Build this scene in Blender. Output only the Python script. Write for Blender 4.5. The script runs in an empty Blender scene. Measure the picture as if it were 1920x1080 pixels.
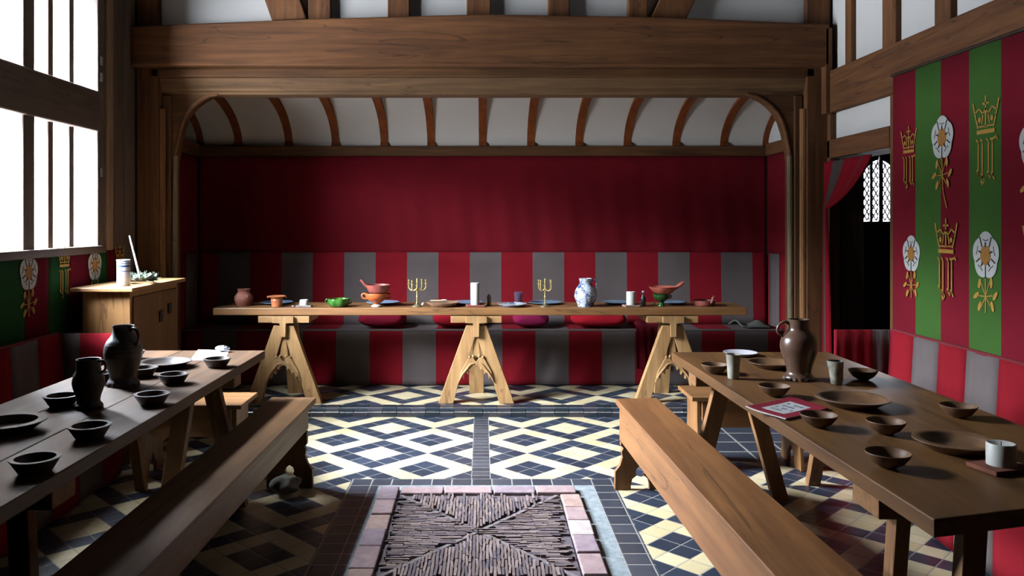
import bpy, bmesh, math, random
from mathutils import Vector, Matrix
random.seed(7)
S = bpy.context.scene
COL = S.collection
PI = math.pi
F, CX, CY, H = 1520.0, 905.0, 415.0, 1.5      # focal length in px, principal point, eye height

def on(px, py, z):                            # where the sight line through a pixel meets the level z
    Y = (H - z) * F / (py - CY)
    return Vector(((px - CX) * Y / F, Y, z))
def at(px, py, Y):
    return Vector(((px - CX) * Y / F, Y, H - (py - CY) * Y / F))

# ------------------------------------------------------------------ materials
def lin(c):
    return tuple(.56 * ((x / 255) / 12.92 if x / 255 <= .04045 else ((x / 255 + .055) / 1.055) ** 2.4) for x in c) + (1,)
class NT:
    def __init__(self, m):
        m.use_nodes = True
        self.t = m.node_tree; self.n = self.t.nodes; self.l = self.t.links
        self.n.clear()
        self.out = self.n.new('ShaderNodeOutputMaterial')
        self.b = self.n.new('ShaderNodeBsdfPrincipled')
        self.l.new(self.b.outputs[0], self.out.inputs[0])
    def new(self, k, **kw):
        n = self.n.new(k)
        for a, b in kw.items(): setattr(n, a, b)
        return n
    def link(self, a, b): self.l.new(a, b)
    def val(self, x, sock):
        if hasattr(x, 'is_output'): self.link(x, sock)
        else: sock.default_value = x
    def math(self, op, a, b=None, c=None):
        n = self.new('ShaderNodeMath', operation=op)
        self.val(a, n.inputs[0])
        if b is not None: self.val(b, n.inputs[1])
        if c is not None: self.val(c, n.inputs[2])
        return n.outputs[0]
    def mix(self, f, a, b, mode='MIX'):
        n = self.new('ShaderNodeMix', data_type='RGBA', blend_type=mode)
        self.val(f, n.inputs[0]); self.val(a, n.inputs[6]); self.val(b, n.inputs[7])
        return n.outputs[2]
    def coords(self, scale=(1, 1, 1), rot=(0, 0, 0), kind='Object', loc=(0, 0, 0)):
        tc = self.new('ShaderNodeTexCoord'); mp = self.new('ShaderNodeMapping')
        mp.inputs['Scale'].default_value = scale; mp.inputs['Rotation'].default_value = rot
        mp.inputs['Location'].default_value = loc
        self.link(tc.outputs[kind], mp.inputs[0]); return mp.outputs[0]
    def noise(self, vec, scale=5, detail=4, rough=.55, dist=0):
        n = self.new('ShaderNodeTexNoise')
        n.inputs['Scale'].default_value = scale; n.inputs['Detail'].default_value = detail
        n.inputs['Roughness'].default_value = rough; n.inputs['Distortion'].default_value = dist
        self.link(vec, n.inputs['Vector']); return n.outputs['Fac']
    def ramp(self, f, stops):
        n = self.new('ShaderNodeValToRGB'); e = n.color_ramp.elements
        while len(e) < len(stops): e.new(.5)
        for i, (p, c) in enumerate(stops): e[i].position = p; e[i].color = c
        self.link(f, n.inputs[0]); return n.outputs[0]
    def bump(self, h, strength=.2, dist=.01):
        n = self.new('ShaderNodeBump'); n.inputs['Strength'].default_value = strength
        n.inputs['Distance'].default_value = dist
        self.link(h, n.inputs['Height']); self.link(n.outputs[0], self.b.inputs['Normal'])
    def base(self, c): self.val(c, self.b.inputs['Base Color'])
    def rough(self, r): self.val(r, self.b.inputs['Roughness'])
    def spec(self, s): self.b.inputs['Specular IOR Level'].default_value = s
MATS = {}
def cached(fn):
    def w(*a, **k):
        key = (fn.__name__,) + a + tuple(sorted(k.items()))
        if key not in MATS: MATS[key] = fn(*a, **k)
        return MATS[key]
    return w
@cached
def wood(c1, c2, axis='Y', rough=.6, gs=1.0, spec=.35, bump=.25):
    m = bpy.data.materials.new('wood'); t = NT(m)
    lo, hi = 1.6 * gs, 26 * gs
    sc = {'X': (lo, hi, hi), 'Y': (hi, lo, hi), 'Z': (hi, hi, lo)}[axis]
    g = t.noise(t.coords(sc), 1.0, 6, .6, .6)
    b = t.noise(t.coords((3, 3, 3)), 1.3, 3, .5)
    col = t.ramp(g, [(.3, lin(c1)), (.7, lin(c2))])
    dark = tuple(x * .62 for x in c1)
    col = t.mix(t.math('MULTIPLY', t.math('SUBTRACT', 1.0, b), .45), col, lin(dark))
    cs = {'X': (.5, 7, 7), 'Y': (7, .5, 7), 'Z': (7, 7, .5)}[axis]
    ck = t.noise(t.coords(tuple(q * gs for q in cs), loc=(3.1, 1.7, 2.3)), 1.0, 3, .6, .4)
    ln = t.math('LESS_THAN', t.math('ABSOLUTE', t.math('SUBTRACT', ck, .5)), .0035)
    col = t.mix(t.math('MULTIPLY', ln, .42), col, lin(tuple(x * .3 for x in c1)))
    t.base(col); t.rough(rough); t.spec(spec); t.bump(g, bump, .004)
    return m
@cached
def cloth(c, var=.18, rough=.95, weave=420):
    m = bpy.data.materials.new('cloth'); t = NT(m)
    n = t.noise(t.coords(), 2.6, 4, .6); f = t.noise(t.coords(), weave, 2, .6)
    d = tuple(x * (1 - var * 1.4) for x in c)
    col = t.mix(n, lin(d), lin(c)); col = t.mix(t.math('MULTIPLY', f, .25), col, lin(tuple(x * .6 for x in c)))
    t.base(col); t.rough(rough); t.spec(.1); t.bump(f, .25, .002)
    return m
@cached
def plain(c, rough=.5, spec=.4, metal=0.0, var=.12, ns=14.0, bump=0.0, trans=0.0):
    m = bpy.data.materials.new('plain'); t = NT(m)
    n = t.noise(t.coords(), ns, 4, .6)
    t.base(t.mix(n, lin(tuple(x * (1 - var) for x in c)), lin(tuple(min(255, x * (1 + var * .5)) for x in c))))
    t.rough(rough); t.spec(spec); t.b.inputs['Metallic'].default_value = metal
    if trans: t.b.inputs['Transmission Weight'].default_value = trans
    if bump: t.bump(n, bump, .004)
    return m
@cached
def plaster(c):
    m = bpy.data.materials.new('plaster'); t = NT(m)
    n = t.noise(t.coords(), 1.7, 5, .6); f = t.noise(t.coords(), 30, 4, .6)
    t.base(t.mix(n, lin(tuple(x * .93 for x in c)), lin(c))); t.rough(.95); t.spec(.15); t.bump(f, .12, .004)
    return m
GROUT = lin((196, 190, 176))
def tile_tail(t, u, v, iu, iv, col, gw, rough=.3):
    fu = t.math('FRACT', u); fv = t.math('FRACT', v)
    eu = t.math('MINIMUM', fu, t.math('SUBTRACT', 1.0, fu)); ev = t.math('MINIMUM', fv, t.math('SUBTRACT', 1.0, fv))
    e = t.math('MINIMUM', eu, ev)
    g = t.math('LESS_THAN', e, gw)
    t.base(t.mix(g, col, lin((168, 164, 156))))
    blot = t.noise(t.coords(), 9, 4, .6)
    t.rough(t.math('MULTIPLY_ADD', blot, .35, rough - .1)); t.spec(.5)
    hgt = t.math('MINIMUM', t.math('MULTIPLY', e, 9.0), 1.0)
    t.bump(hgt, .35, .003)
DARK_A, DARK_B = (34, 42, 56), (62, 72, 88)
@cached
def lattice(xa, ya, ts, warm=0):
    m = bpy.data.materials.new('lattice_tiles'); t = NT(m)
    tc = t.new('ShaderNodeTexCoord'); sp = t.new('ShaderNodeSeparateXYZ'); t.link(tc.outputs['Object'], sp.inputs[0])
    k = 1 / (math.sqrt(2) * ts)
    x = t.math('SUBTRACT', sp.outputs[0], xa); y = t.math('SUBTRACT', sp.outputs[1], ya)
    u = t.math('ADD', t.math('MULTIPLY', t.math('ADD', x, y), k), 402.0)
    v = t.math('ADD', t.math('MULTIPLY', t.math('SUBTRACT', x, y), k), 402.0)
    iu = t.math('FLOOR', u); iv = t.math('FLOOR', v)
    def ring(i):
        q = t.math('FLOORED_MODULO', i, 4.0)
        return t.math('GREATER_THAN', t.math('ABSOLUTE', t.math('SUBTRACT', q, 1.5)), 1.0)
    r = t.math('MAXIMUM', ring(iu), ring(iv))
    blk = t.math('FLOORED_MODULO', t.math('ADD', t.math('FLOOR', t.math('DIVIDE', u, 4.0)), t.math('FLOOR', t.math('DIVIDE', v, 4.0))), 2.0)
    yel = t.math('ABSOLUTE', t.math('SUBTRACT', r, blk))
    cb = t.new('ShaderNodeCombineXYZ'); t.link(iu, cb.inputs[0]); t.link(iv, cb.inputs[1])
    wn = t.new('ShaderNodeTexWhiteNoise', noise_dimensions='2D'); t.link(cb.outputs[0], wn.inputs['Vector'])
    rnd = wn.outputs['Value']
    n = t.noise(t.coords(), 22, 4, .65)
    rn = t.math('MULTIPLY_ADD', n, .5, t.math('MULTIPLY', rnd, .5))
    dk = t.mix(rn, lin(DARK_A), lin(DARK_B)); yl = t.mix(rn, lin((214, 190, 138)), lin((243, 230, 190)))
    tile_tail(t, u, v, iu, iv, t.mix(yel, dk, yl), .022)
    return m
@cached
def plain_tiles(tw, th, x0=0.0, y0=0.0, axes='XY', off=0.0):
    m = bpy.data.materials.new('dark_tiles'); t = NT(m)
    tc = t.new('ShaderNodeTexCoord'); sp = t.new('ShaderNodeSeparateXYZ'); t.link(tc.outputs['Object'], sp.inputs[0])
    ax = {'X': 0, 'Y': 1, 'Z': 2}
    u = t.math('DIVIDE', t.math('SUBTRACT', sp.outputs[ax[axes[0]]], x0 - 40 * tw), tw)
    v = t.math('DIVIDE', t.math('SUBTRACT', sp.outputs[ax[axes[1]]], y0 - 40 * th), th)
    iu = t.math('FLOOR', u); iv = t.math('FLOOR', v)
    cb = t.new('ShaderNodeCombineXYZ'); t.link(iu, cb.inputs[0]); t.link(iv, cb.inputs[1])
    wn = t.new('ShaderNodeTexWhiteNoise', noise_dimensions='2D'); t.link(cb.outputs[0], wn.inputs['Vector'])
    n = t.noise(t.coords(), 20, 4, .65)
    rn = t.math('MULTIPLY_ADD', n, .5, t.math('MULTIPLY', wn.outputs['Value'], .5))
    tile_tail(t, u, v, iu, iv, t.mix(rn, lin((36, 42, 52)), lin((82, 86, 96))), .03)
    return m
@cached
def delft(sc=34.0, th=.53):
    m = bpy.data.materials.new('blue_white_glaze'); t = NT(m)
    n = t.noise(t.coords(), sc, 5, .7, 1.5); n2 = t.noise(t.coords(), sc * .35, 2, .5)
    f = t.ramp(t.math('MULTIPLY', n, t.math('ADD', n2, .5)), [(th - .02, (0, 0, 0, 1)), (th + .03, (1, 1, 1, 1))])
    t.base(t.mix(f, lin((228, 234, 242)), lin((84, 102, 150)))); t.rough(.18); t.spec(.5)
    return m
@cached
def glass_pane():
    m = bpy.data.materials.new('window_glass'); t = NT(m)
    tr = t.new('ShaderNodeBsdfTransparent'); gl = t.new('ShaderNodeBsdfGlossy'); mx = t.new('ShaderNodeMixShader')
    gl.inputs['Roughness'].default_value = .03; mx.inputs[0].default_value = .05
    tr.inputs[0].default_value = (.93, .96, 1, 1)
    t.link(tr.outputs[0], mx.inputs[1]); t.link(gl.outputs[0], mx.inputs[2]); t.link(mx.outputs[0], t.out.inputs[0])
    return m
@cached
def mottled(c, c2, ns=8.0, rough=.85, spec=.25, bump=.3, det=5):
    m = bpy.data.materials.new('mottled'); t = NT(m)
    n = t.noise(t.coords(), ns, det, .65, .5)
    t.base(t.ramp(n, [(.35, lin(c)), (.65, lin(c2))])); t.rough(rough); t.spec(spec); t.bump(n, bump, .006)
    return m

RED = (152, 28, 42); GREY = (134, 121, 119)
OAK_D = ((84, 52, 26), (136, 90, 48)); OAK_L = ((176, 128, 78), (222, 176, 118)); OAK_M = ((128, 84, 46), (182, 130, 78))
BEAM = ((96, 58, 32), (150, 98, 56)); RIB = ((128, 62, 22), (178, 94, 36)); TAB = ((94, 60, 30), (150, 104, 56))
def oak(p, ax, rough=.6, gs=1.0, spec=.35): return wood(p[0], p[1], ax, rough, gs, spec)

# ------------------------------------------------------------------ mesh building
class MB:
    def __init__(self): self.v = []; self.f = []; self.m = []
    def add(self, vs, fs, m=0):
        b = len(self.v); self.v += [tuple(x) for x in vs]
        self.f += [tuple(i + b for i in f) for f in fs]; self.m += [m] * len(fs); return self
    def box(self, x0, x1, y0, y1, z0, z1, m=0):
        vs = [(x, y, z) for z in (z0, z1) for y in (y0, y1) for x in (x0, x1)]
        return self.add(vs, [(0, 2, 3, 1), (4, 5, 7, 6), (0, 1, 5, 4), (2, 6, 7, 3), (0, 4, 6, 2), (1, 3, 7, 5)], m)
    def loft(self, loops, m=0, cap=True, close=False):
        n = len(loops[0]); vs = [p for l in loops for p in l]; fs = []
        R = len(loops)
        for i in range(R if close else R - 1):
            a, b = i * n, ((i + 1) % R) * n
            for j in range(n):
                k = (j + 1) % n; fs.append((a + j, a + k, b + k, b + j))
        if cap and not close: fs += [tuple(range(n))[::-1], tuple(range((R - 1) * n, R * n))]
        return self.add(vs, fs, m)
    def extr(self, poly, fn, w0, w1, m=0):      # fn(u, v, w) -> xyz
        return self.loft([[fn(u, v, w0) for u, v in poly], [fn(u, v, w1) for u, v in poly]], m)
    def bar(self, p0, p1, w, h, up=(0, 0, 1), m=0, w1=None, h1=None):
        p0, p1 = Vector(p0), Vector(p1); d = (p1 - p0).normalized(); up = Vector(up)
        s = d.cross(up)
        if s.length < 1e-4: s = d.cross(Vector((0, 1, 0)))
        s.normalize(); u = s.cross(d).normalized()
        w1 = w if w1 is None else w1; h1 = h if h1 is None else h1
        lp = lambda p, w, h: [p + s * a * w / 2 + u * b * h / 2 for a, b in ((-1, -1), (1, -1), (1, 1), (-1, 1))]
        return self.loft([lp(p0, w, h), lp(p1, w1, h1)], m)
    def lathe(self, prof, n=32, o=(0, 0, 0), m=0, mod=None, cap=True, mat=None):
        loops = []
        for r, z in prof:
            ring = []
            for j in range(n):
                a = 2 * PI * j / n; rr = r * (mod(a, r, z) if mod else 1)
                p = Vector((rr * math.cos(a), rr * math.sin(a), z))
                if mat: p = mat @ p
                ring.append(Vector(o) + p)
            loops.append(ring)
        return self.loft(loops, m, cap)
    def tube(self, pts, rad, n=8, m=0, flat=1.0):
        pts = [Vector(p) for p in pts]; R = rad if isinstance(rad, (list, tuple)) else [rad] * len(pts)
        loops = []; ref = None
        for i, p in enumerate(pts):
            d = (pts[min(i + 1, len(pts) - 1)] - pts[max(i - 1, 0)]).normalized()
            if ref is None:
                ref = Vector((0, 0, 1)) if abs(d.z) < .9 else Vector((0, 1, 0))
            s = d.cross(ref).normalized(); u = s.cross(d).normalized(); ref = u
            loops.append([p + (s * math.cos(2 * PI * j / n) + u * math.sin(2 * PI * j / n) * flat) * R[i] for j in range(n)])
        return self.loft(loops, m)
    def grid(self, fn, nu, nv, m=None, flip=False):
        vs = [fn(i / nu, j / nv) for j in range(nv + 1) for i in range(nu + 1)]; b = len(self.v)
        self.v += [tuple(x) for x in vs]
        for j in range(nv):
            for i in range(nu):
                a = b + j * (nu + 1) + i
                f = (a, a + 1, a + nu + 2, a + nu + 1)
                self.f.append(f[::-1] if flip else f); self.m.append(m(( i + .5) / nu, (j + .5) / nv) if m else 0)
        return self
    def build(self, name, mats, parent=None, smooth=0, bevel=0, solid=0, world=True, closed=True, sub=0):
        me = bpy.data.meshes.new(name)
        vs = self.v
        if parent is not None and world:
            o = WORLD[parent.name]; vs = [(x - o[0], y - o[1], z - o[2]) for x, y, z in vs]
        me.from_pydata(vs, [], self.f)
        me.polygons.foreach_set('material_index', self.m)
        for m in (mats if isinstance(mats, (list, tuple)) else [mats]): me.materials.append(m)
        bm = bmesh.new(); bm.from_mesh(me)
        if closed: bmesh.ops.recalc_face_normals(bm, faces=bm.faces[:])
        bm.to_mesh(me); bm.free()
        if smooth:
            for p in me.polygons: p.use_smooth = True
            me.set_sharp_from_angle(angle=math.radians(smooth))
        ob = bpy.data.objects.new(name, me); COL.objects.link(ob)
        if parent is not None:
            ob.parent = parent; WORLD[ob.name] = WORLD[parent.name] if world else (0, 0, 0)
        else: WORLD[ob.name] = (0, 0, 0)
        if solid:
            k = ob.modifiers.new('thick', 'SOLIDIFY'); k.thickness = solid; k.offset = 0
        if bevel:
            k = ob.modifiers.new('edge', 'BEVEL'); k.width = bevel; k.segments = 2; k.limit_method = 'ANGLE'; k.angle_limit = .7
        if sub:
            k = ob.modifiers.new('soft', 'SUBSURF'); k.levels = sub; k.render_levels = sub
        return ob
WORLD = {}
def tag(o, label, cat, group=None):
    o['label'] = label; o['category'] = cat
    if group: o['group'] = group
    return o
def thing(name, label, cat, loc, group=None, rz=0):
    o = bpy.data.objects.new(name, None); COL.objects.link(o); o.empty_display_size = .1
    o.location = loc; o.rotation_euler = (0, 0, rz); WORLD[o.name] = tuple(loc)
    return tag(o, label, cat, group)
def struct(o): o['kind'] = 'structure'; return o
def dup(root, loc, rz, label, group=None, scale=1):
    r = root.copy(); COL.objects.link(r); r.location = loc; r.rotation_euler = (0, 0, rz); r['label'] = label
    r.scale = (scale,) * 3
    if group: r['group'] = group
    for ch in list(root.children):
        c = ch.copy(); COL.objects.link(c); c.parent = r
        for g in list(ch.children):
            d = g.copy(); COL.objects.link(d); d.parent = c
    return r
TRIM = [0]
def timber(mb, ax='Z', pal=BEAM, bevel=.008, gs=.7):
    TRIM[0] += 1
    return struct(mb.build('trim_%d' % TRIM[0], oak(pal, ax, .75, gs, .25), bevel=bevel))
def tb(x0, x1, y0, y1, z0, z1, ax='Z', pal=BEAM, bevel=.008):
    return timber(MB().box(x0, x1, y0, y1, z0, z1), ax, pal, bevel)

# ------------------------------------------------------------------ camera
cam = bpy.data.cameras.new('camera'); co = bpy.data.objects.new('camera', cam); COL.objects.link(co)
co.location = (0, 0, H); co.rotation_euler = (PI / 2, 0, 0)
cam.sensor_width = 36; cam.lens = 36 * F / 1920; cam.shift_x = (960 - CX) / 1920; cam.shift_y = -(540 - CY) / 1920
cam.clip_start = .05
S.camera = co

W = 2.64                                     # half width of the hall
YS, ZD = 6.21, .075                          # dais step and height
YB = 7.52                                    # wall behind the dais
CEIL, YF = 5.2, -6.0
PLA = plaster((240, 236, 230))
# ------------------------------------------------------------------ floor
LAT = lattice(.288, 5.561, .1135); LAT2 = lattice(.92, 4.40, .1135); LATD = lattice(.312, 6.945, .1105)
DT = plain_tiles(.115, .118, .628, 4.604); DST = plain_tiles(.112, .075, -.067, 6.21); DR = plain_tiles(.23, .23, 1.5, 6.2)
MORTAR = mottled((128, 138, 142), (164, 172, 174), 26, .95, .2, .5)
fl = MB()
xs = sorted({-W - .2, -.76, -.59, -.067, .047, .626, .755, 1.5, W + .2}); ys = sorted({YF, 3.0, 3.12, 4.604, 4.722, 5.05, YS})
for i in range(len(xs) - 1):
    for j in range(len(ys) - 1):
        x, y = (xs[i] + xs[i + 1]) / 2, (ys[j] + ys[j + 1]) / 2
        m = 0
        if y < 4.6 and x > .755: m = 1
        if 4.604 < y < 4.722 and -.76 < x < .755: m = 2
        if 3.0 < y < 4.604 and (-.76 < x < -.59 or .626 < x < .755): m = 2
        if 3.0 < y < 3.12 and -.76 < x < .755: m = 2
        if 3.12 < y < 4.604 and -.59 < x < .626: m = 3
        if y > 4.722 and -.067 < x < .047: m = 4
        if y > 5.05 and x > 1.5: m = 5
        fl.add([(xs[i], ys[j], 0), (xs[i + 1], ys[j], 0), (xs[i + 1], ys[j + 1], 0), (xs[i], ys[j + 1], 0)], [(0, 1, 2, 3)], m)
fl.box(-W - .2, W + .2, YF, YS, -.15, -.01, 0)
struct(fl.build('floor', [LAT, LAT2, DT, MORTAR, DST, DR]))
# dais platform and its row of rounded nosing tiles
struct(MB().box(-W - .05, W + .05, YS + .085, YB, -.1, ZD).build('floor_dais', LATD))
ns = MB(); riser = MB()
x = -2.64; k = 0
while x < 2.62:
    prof = [(YS + .008, .030)] + [(YS + .030 - .030 * math.cos(a), .042 + .033 * math.sin(a)) for a in (0, .4, .8, 1.2, PI / 2)] + [(YS + .083, ZD + .001), (YS + .083, .030)]
    dz = random.uniform(-.0015, .0015)
    ns.extr(prof, lambda u, v, w: (w, u, v + dz), x + .0025, x + .1075, k % 3)
    riser.box(x + .0025, x + .1075, YS + .006, YS + .08, -.01, .0285, (k * 2 + 1) % 3)
    x += .11; k += 1
GT = [plain((48, 54, 64), .25, .5, 0, .3), plain((60, 58, 66), .28, .5, 0, .3), plain((44, 52, 58), .22, .5, 0, .3)]
struct(ns.build('trim_nosing', GT, smooth=40))
riser.box(-W, W, YS + .012, YS + .08, -.02, .07, 3)
struct(riser.build('trim_riser', GT + [plain((150, 146, 138), .9)]))

# ------------------------------------------------------------------ hearth
HX0, HX1, HY0, HY1 = -.455, .415, 3.36, 4.41
hearth = thing('hearth', 'square floor hearth of slim edge-set tiles in four triangles inside a pink brick kerb', 'hearth', (-.02, 3.885, 0))
BR = [mottled((158, 132, 132), (180, 154, 152), 18), mottled((142, 122, 130), (166, 146, 152), 20), mottled((166, 136, 126), (192, 164, 152), 14), mottled((180, 166, 160), (206, 196, 190), 12)]
def brick(x0, x1, y0, y1, i):
    mb = MB(); g = .004; j = lambda: random.uniform(-.004, .004)
    lo = [(x0 + g + j(), y0 + g, .001), (x1 - g, y0 + g + j(), .001), (x1 - g + j(), y1 - g, .001), (x0 + g, y1 - g + j(), .001)]
    h = .022 + random.uniform(-.004, .004)
    mb.loft([lo, [(a, b, h) for a, b, c in lo]])
    mb.build('brick', BR[i % 4], hearth, bevel=.006)
yb = HY1 + .006; i = 0
for L in (.215, .29, .235, .20): pass
x = HX0
for L in (.24, .27, .235, .225): brick(x, x + L, HY1 + .004, HY1 + .118, (0, 0, 1, 0)[i]); x += L; i += 1
y = HY1 + .118; i = 0
for L in (.215, .21, .20, .21, .24, .2): brick(HX0 - .118, HX0 - .002, y - L, y, (1, 0, 2, 1, 0, 2)[i]); y -= L; i += 1
y = HY1; i = 0
for L in (.20, .19, .195, .20, .22): brick(HX1 + .002, HX1 + .118, y - L, y, (2, 0, 3, 1, 0)[i]); y -= L; i += 1
hcx, hcy, hw, hh = -.02, 3.885, .435, .525
ft = MB(); ft.box(HX0, HX1, HY0, HY1, .0005, .006, 2)
def inside(x, y, vert):
    a, b = abs(x - hcx) / hw, abs(y - hcy) / hh
    return (b > a + .045) if vert else (a > b + .045)
x = HX0
while x < HX1:
    wd = random.uniform(.013, .018); y = HY0 + random.uniform(0, .05)
    while y < HY1:
        L = random.uniform(.06, .105); cx, cy = x + wd / 2, y + L / 2
        if inside(cx, cy, True) and cy < HY1 and y + L < HY1 + .01:
            jt = random.uniform(-.003, .003); zt = random.uniform(.016, .023)
            lo = [(x + .0015 + jt, y + .002, -.0), (x + wd - .0025 + jt, y + .002, -.0), (x + wd - .0025 - jt, y + L - .002, 0), (x + .0015 - jt, y + L - .002, 0)]
            ft.loft([lo, [(a, b, zt + (.003 if q > 1 else 0)) for q, (a, b, c) in enumerate(lo)]], random.randrange(4))
        y += L
    x += wd
y = HY0
while y < HY1 - .005:
    wd = random.uniform(.009, .014); x = HX0 + random.uniform(0, .05)
    while x < HX1:
        L = random.uniform(.05, .11); cx, cy = x + L / 2, y + wd / 2
        if inside(cx, cy, False) and x + L < HX1 + .004:
            jt = random.uniform(-.003, .003); zt = random.uniform(.015, .021)
            lo = [(x + .0015, y + .001 + jt, 0), (x + L - .002, y + .001 - jt, 0), (x + L - .002, y + wd - .0015 - jt, 0), (x + .0015, y + wd - .0015 + jt, 0)]
            ft.loft([lo, [(a, b, zt) for a, b, c in lo]], random.randrange(4))
        x += L
    y += wd
ft.build('tile_paving', [plain((126, 110, 110), .9, .2, 0, .25, 60), plain((140, 120, 114), .9, .2, 0, .25, 60), plain((112, 100, 106), .9, .2, 0, .25, 60), plain((156, 136, 132), .9, .2, 0, .25, 60)], hearth)
for (a, b) in (((HX0, HY1), (HX1, HY0)), ((HX0, HY0), (HX1, HY1))):
    d = Vector((b[0] - a[0], b[1] - a[1], 0)).normalized() * .02
    MB().bar((a[0] + d.x, a[1] + d.y, .008), (b[0] - d.x, b[1] - d.y, .008), .02, .016).build('mortar_line', mottled((122, 112, 114), (146, 136, 136), 26, .95, .2, .5), hearth)

# ------------------------------------------------------------------ shell
T = .18
OUTW = plaster((206, 202, 196))
# left wall with the long window opening
WY0, WY1, WZ0, WZ1 = 4.22, 5.53, 1.33, 3.03
wl = MB()
wl.box(-W - T, -W, YF, YB + .1, -.1, WZ0); wl.box(-W - T, -W, YF, YB + .1, WZ1, CEIL)
wl.box(-W - T, -W, YF, WY0, WZ0, WZ1); wl.box(-W - T, -W, WY1, YB + .1, WZ0, WZ1)
struct(wl.build('wall_left', OUTW))
# window_1: frame, mullions, transom, panes
win = struct(thing('window_1', '', '', (-W, 4.0, WZ0)))
del win['label']; del win['category']
FR = wood((88, 74, 62), (124, 106, 92), 'Z', .6, .7, .4); FRY = wood((88, 74, 62), (124, 106, 92), 'Y', .6, .7, .4)
mul_main = [4.685]
MB().box(-W - .12, -W + .03, WY1 - .03, WY1 + .07, WZ0 - .02, WZ1).build('frame_post', FR, win, bevel=.006)
MB().box(-W - .12, -W + .03, WY0 - .07, WY0 + .03, WZ0 - .02, WZ1).build('frame_post', FR, win, bevel=.006)
for y in mul_main:
    MB().box(-W - .11, -W + .02, y - .06, y + .06, WZ0, WZ1).build('mullion', FR, win, bevel=.008)
    for k, d in enumerate((.30, .555)):
        if y + d < WY1 - .1: MB().box(-W - .10, -W - .015, y + d - .03, y + d + .03, WZ0, WZ1).build('mullion', FR, win, bevel=.006)
if 0: MB().box(-W - .10, -W - .015, 1.265 + d - .022, 1.265 + d + .022, WZ0, WZ1).build('mullion', FR, win, bevel=.006)
MB().box(-W - .12, -W + .035, WY0, WY1, 2.11, 2.385).build('transom', FRY, win, bevel=.012)
MB().box(-W - .12, -W + .04, WY0 - .05, WY1 + .05, WZ1 - .02, WZ1 + .2).build('head', FRY, win, bevel=.012)
MB().box(-W - .12, -W + .05, WY0 - .05, WY1 + .05, WZ0 - .045, WZ0 + .005).build('sill', FRY, win, bevel=.006)
lights_y = []
edges = sorted([WY0, 4.43] + mul_main + [y + d for y in mul_main for d in (.30, .555) if y + d < WY1 - .1] + [WY1])
for a, b in zip(edges[:-1], edges[1:]):
    for z0, z1 in ((WZ0, 2.11), (2.385, WZ1)):
        MB().box(-W - .066, -W - .062, a, b, z0, z1).build('pane', glass_pane(), win)
HW = plain((190, 196, 202), .35, .5, .6)
for z in (1.5 + 90 * 3.7e-3, 1.5 + 340 * 3.6e-3 - .24, 1.5 + 300 * 3.65e-3):
    MB().box(-W + .03, -W + .042, WY1 - .005, WY1 + .02, z - .03, z + .03).build('hinge', HW, win, bevel=.003)
# boarded jamb between window and corner post
JB = wood((92, 74, 60), (128, 106, 88), 'Z', .65, .5, .3)
jb = MB()
for a, b in ((5.70, 5.93), (5.935, 6.10)): jb.box(-W + .001, -W + .025, a, b, 0, 3.9)
struct(jb.build('trim_jamb_boards', JB, bevel=.004))
tb(-W, -W + .05, 5.60, 5.69, 1.3, 3.9, 'Z', ((150, 120, 92), (186, 152, 120)))  # frame edge strip, its paler wood tone paints in the light it catches
# whitewashed courtyard wing seen through the panes
cw = MB().box(-4.75, -2.86, 6.75, 7.0, -.1, 9.0)
struct(cw.build('wall_courtyard', plaster((236, 230, 220))))
for x in (-3.15, -3.6, -4.05, -4.5): tb(x - .06, x + .06, 6.72, 6.76, -.1, 9.0)
# right wall with door opening
DY0, DY1, DZ = 5.17, 6.07, 1.97
wr = MB()
wr.box(W, W + T, 1.6, DY0, -.1, CEIL); wr.box(W, W + T, DY1, YB + .1, -.1, CEIL); wr.box(W, W + T, DY0, DY1, DZ, CEIL)
struct(wr.build('wall_right', PLA)); struct(MB().box(W, W + T, YF, 1.6, -.1, CEIL).build('wall_right_unseen', wood((60, 42, 28), (92, 66, 44), 'Z', .8, .5, .2)))  # second box: unseen near stretch, dark wood added to cut bounced light
struct(MB().box(-W - T, W + T, YB, YB + .15, -.1, 3.2).build('wall_back', PLA))
struct(MB().box(-W - T, W + T, YF - .15, YF, -.1, CEIL).build('wall_front', wood((60, 42, 28), (92, 66, 44), 'Z', .8, .5, .2)))
struct(MB().box(-W - T, W + T, 6.16, 6.30, 2.65, CEIL).build('wall_gable', PLA))
struct(MB().box(-W - T, W + T, YF - .15, 6.3, CEIL, CEIL + .15).build('ceiling', wood((60, 42, 28), (92, 66, 44), 'Y', .8, .5, .2)))
# coved ceiling over the dais
def cove(a, dr=0): return (YB - .02 - (.97 - dr) * (1 - math.cos(a)), 2.175 + (.43 - dr) * math.sin(a))
cv = MB()
A = [i * PI / 2 / 20 for i in range(21)]
lp0 = [cove(a) for a in A] + [(6.3, 2.605)]
up = [(6.3, 2.72), (YB, 2.72), (YB, 2.175)]
cv.extr(lp0 + up, lambda u, v, w: (w, u, v), -W, W)
struct(cv.build('ceiling_cove', plaster((240, 230, 218)), smooth=30))
for px in (372, 445, 540, 628, 720, 808, 905, 996, 1087, 1178, 1270, 1360, 1440):
    xx = (px - 905) * 7.45 / F; rb = MB(); loops = []
    for a in A:
        y, z = cove(a); ny, nz = -math.cos(a), -math.sin(a) if a else 0
        y2, z2 = cove(a, .035)
        w2 = .036
        loops.append([(xx - w2, y, z), (xx + w2, y, z), (xx + w2, y2 - (.0 if a > .1 else .03), z2), (xx - w2, y2 - (.0 if a > .1 else .03), z2)])
    rb.loft(loops); timber(rb, 'Y', RIB, 0)
tb(-W, W, YB - .10, YB, 2.10, 2.19, 'X', OAK_D)
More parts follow.
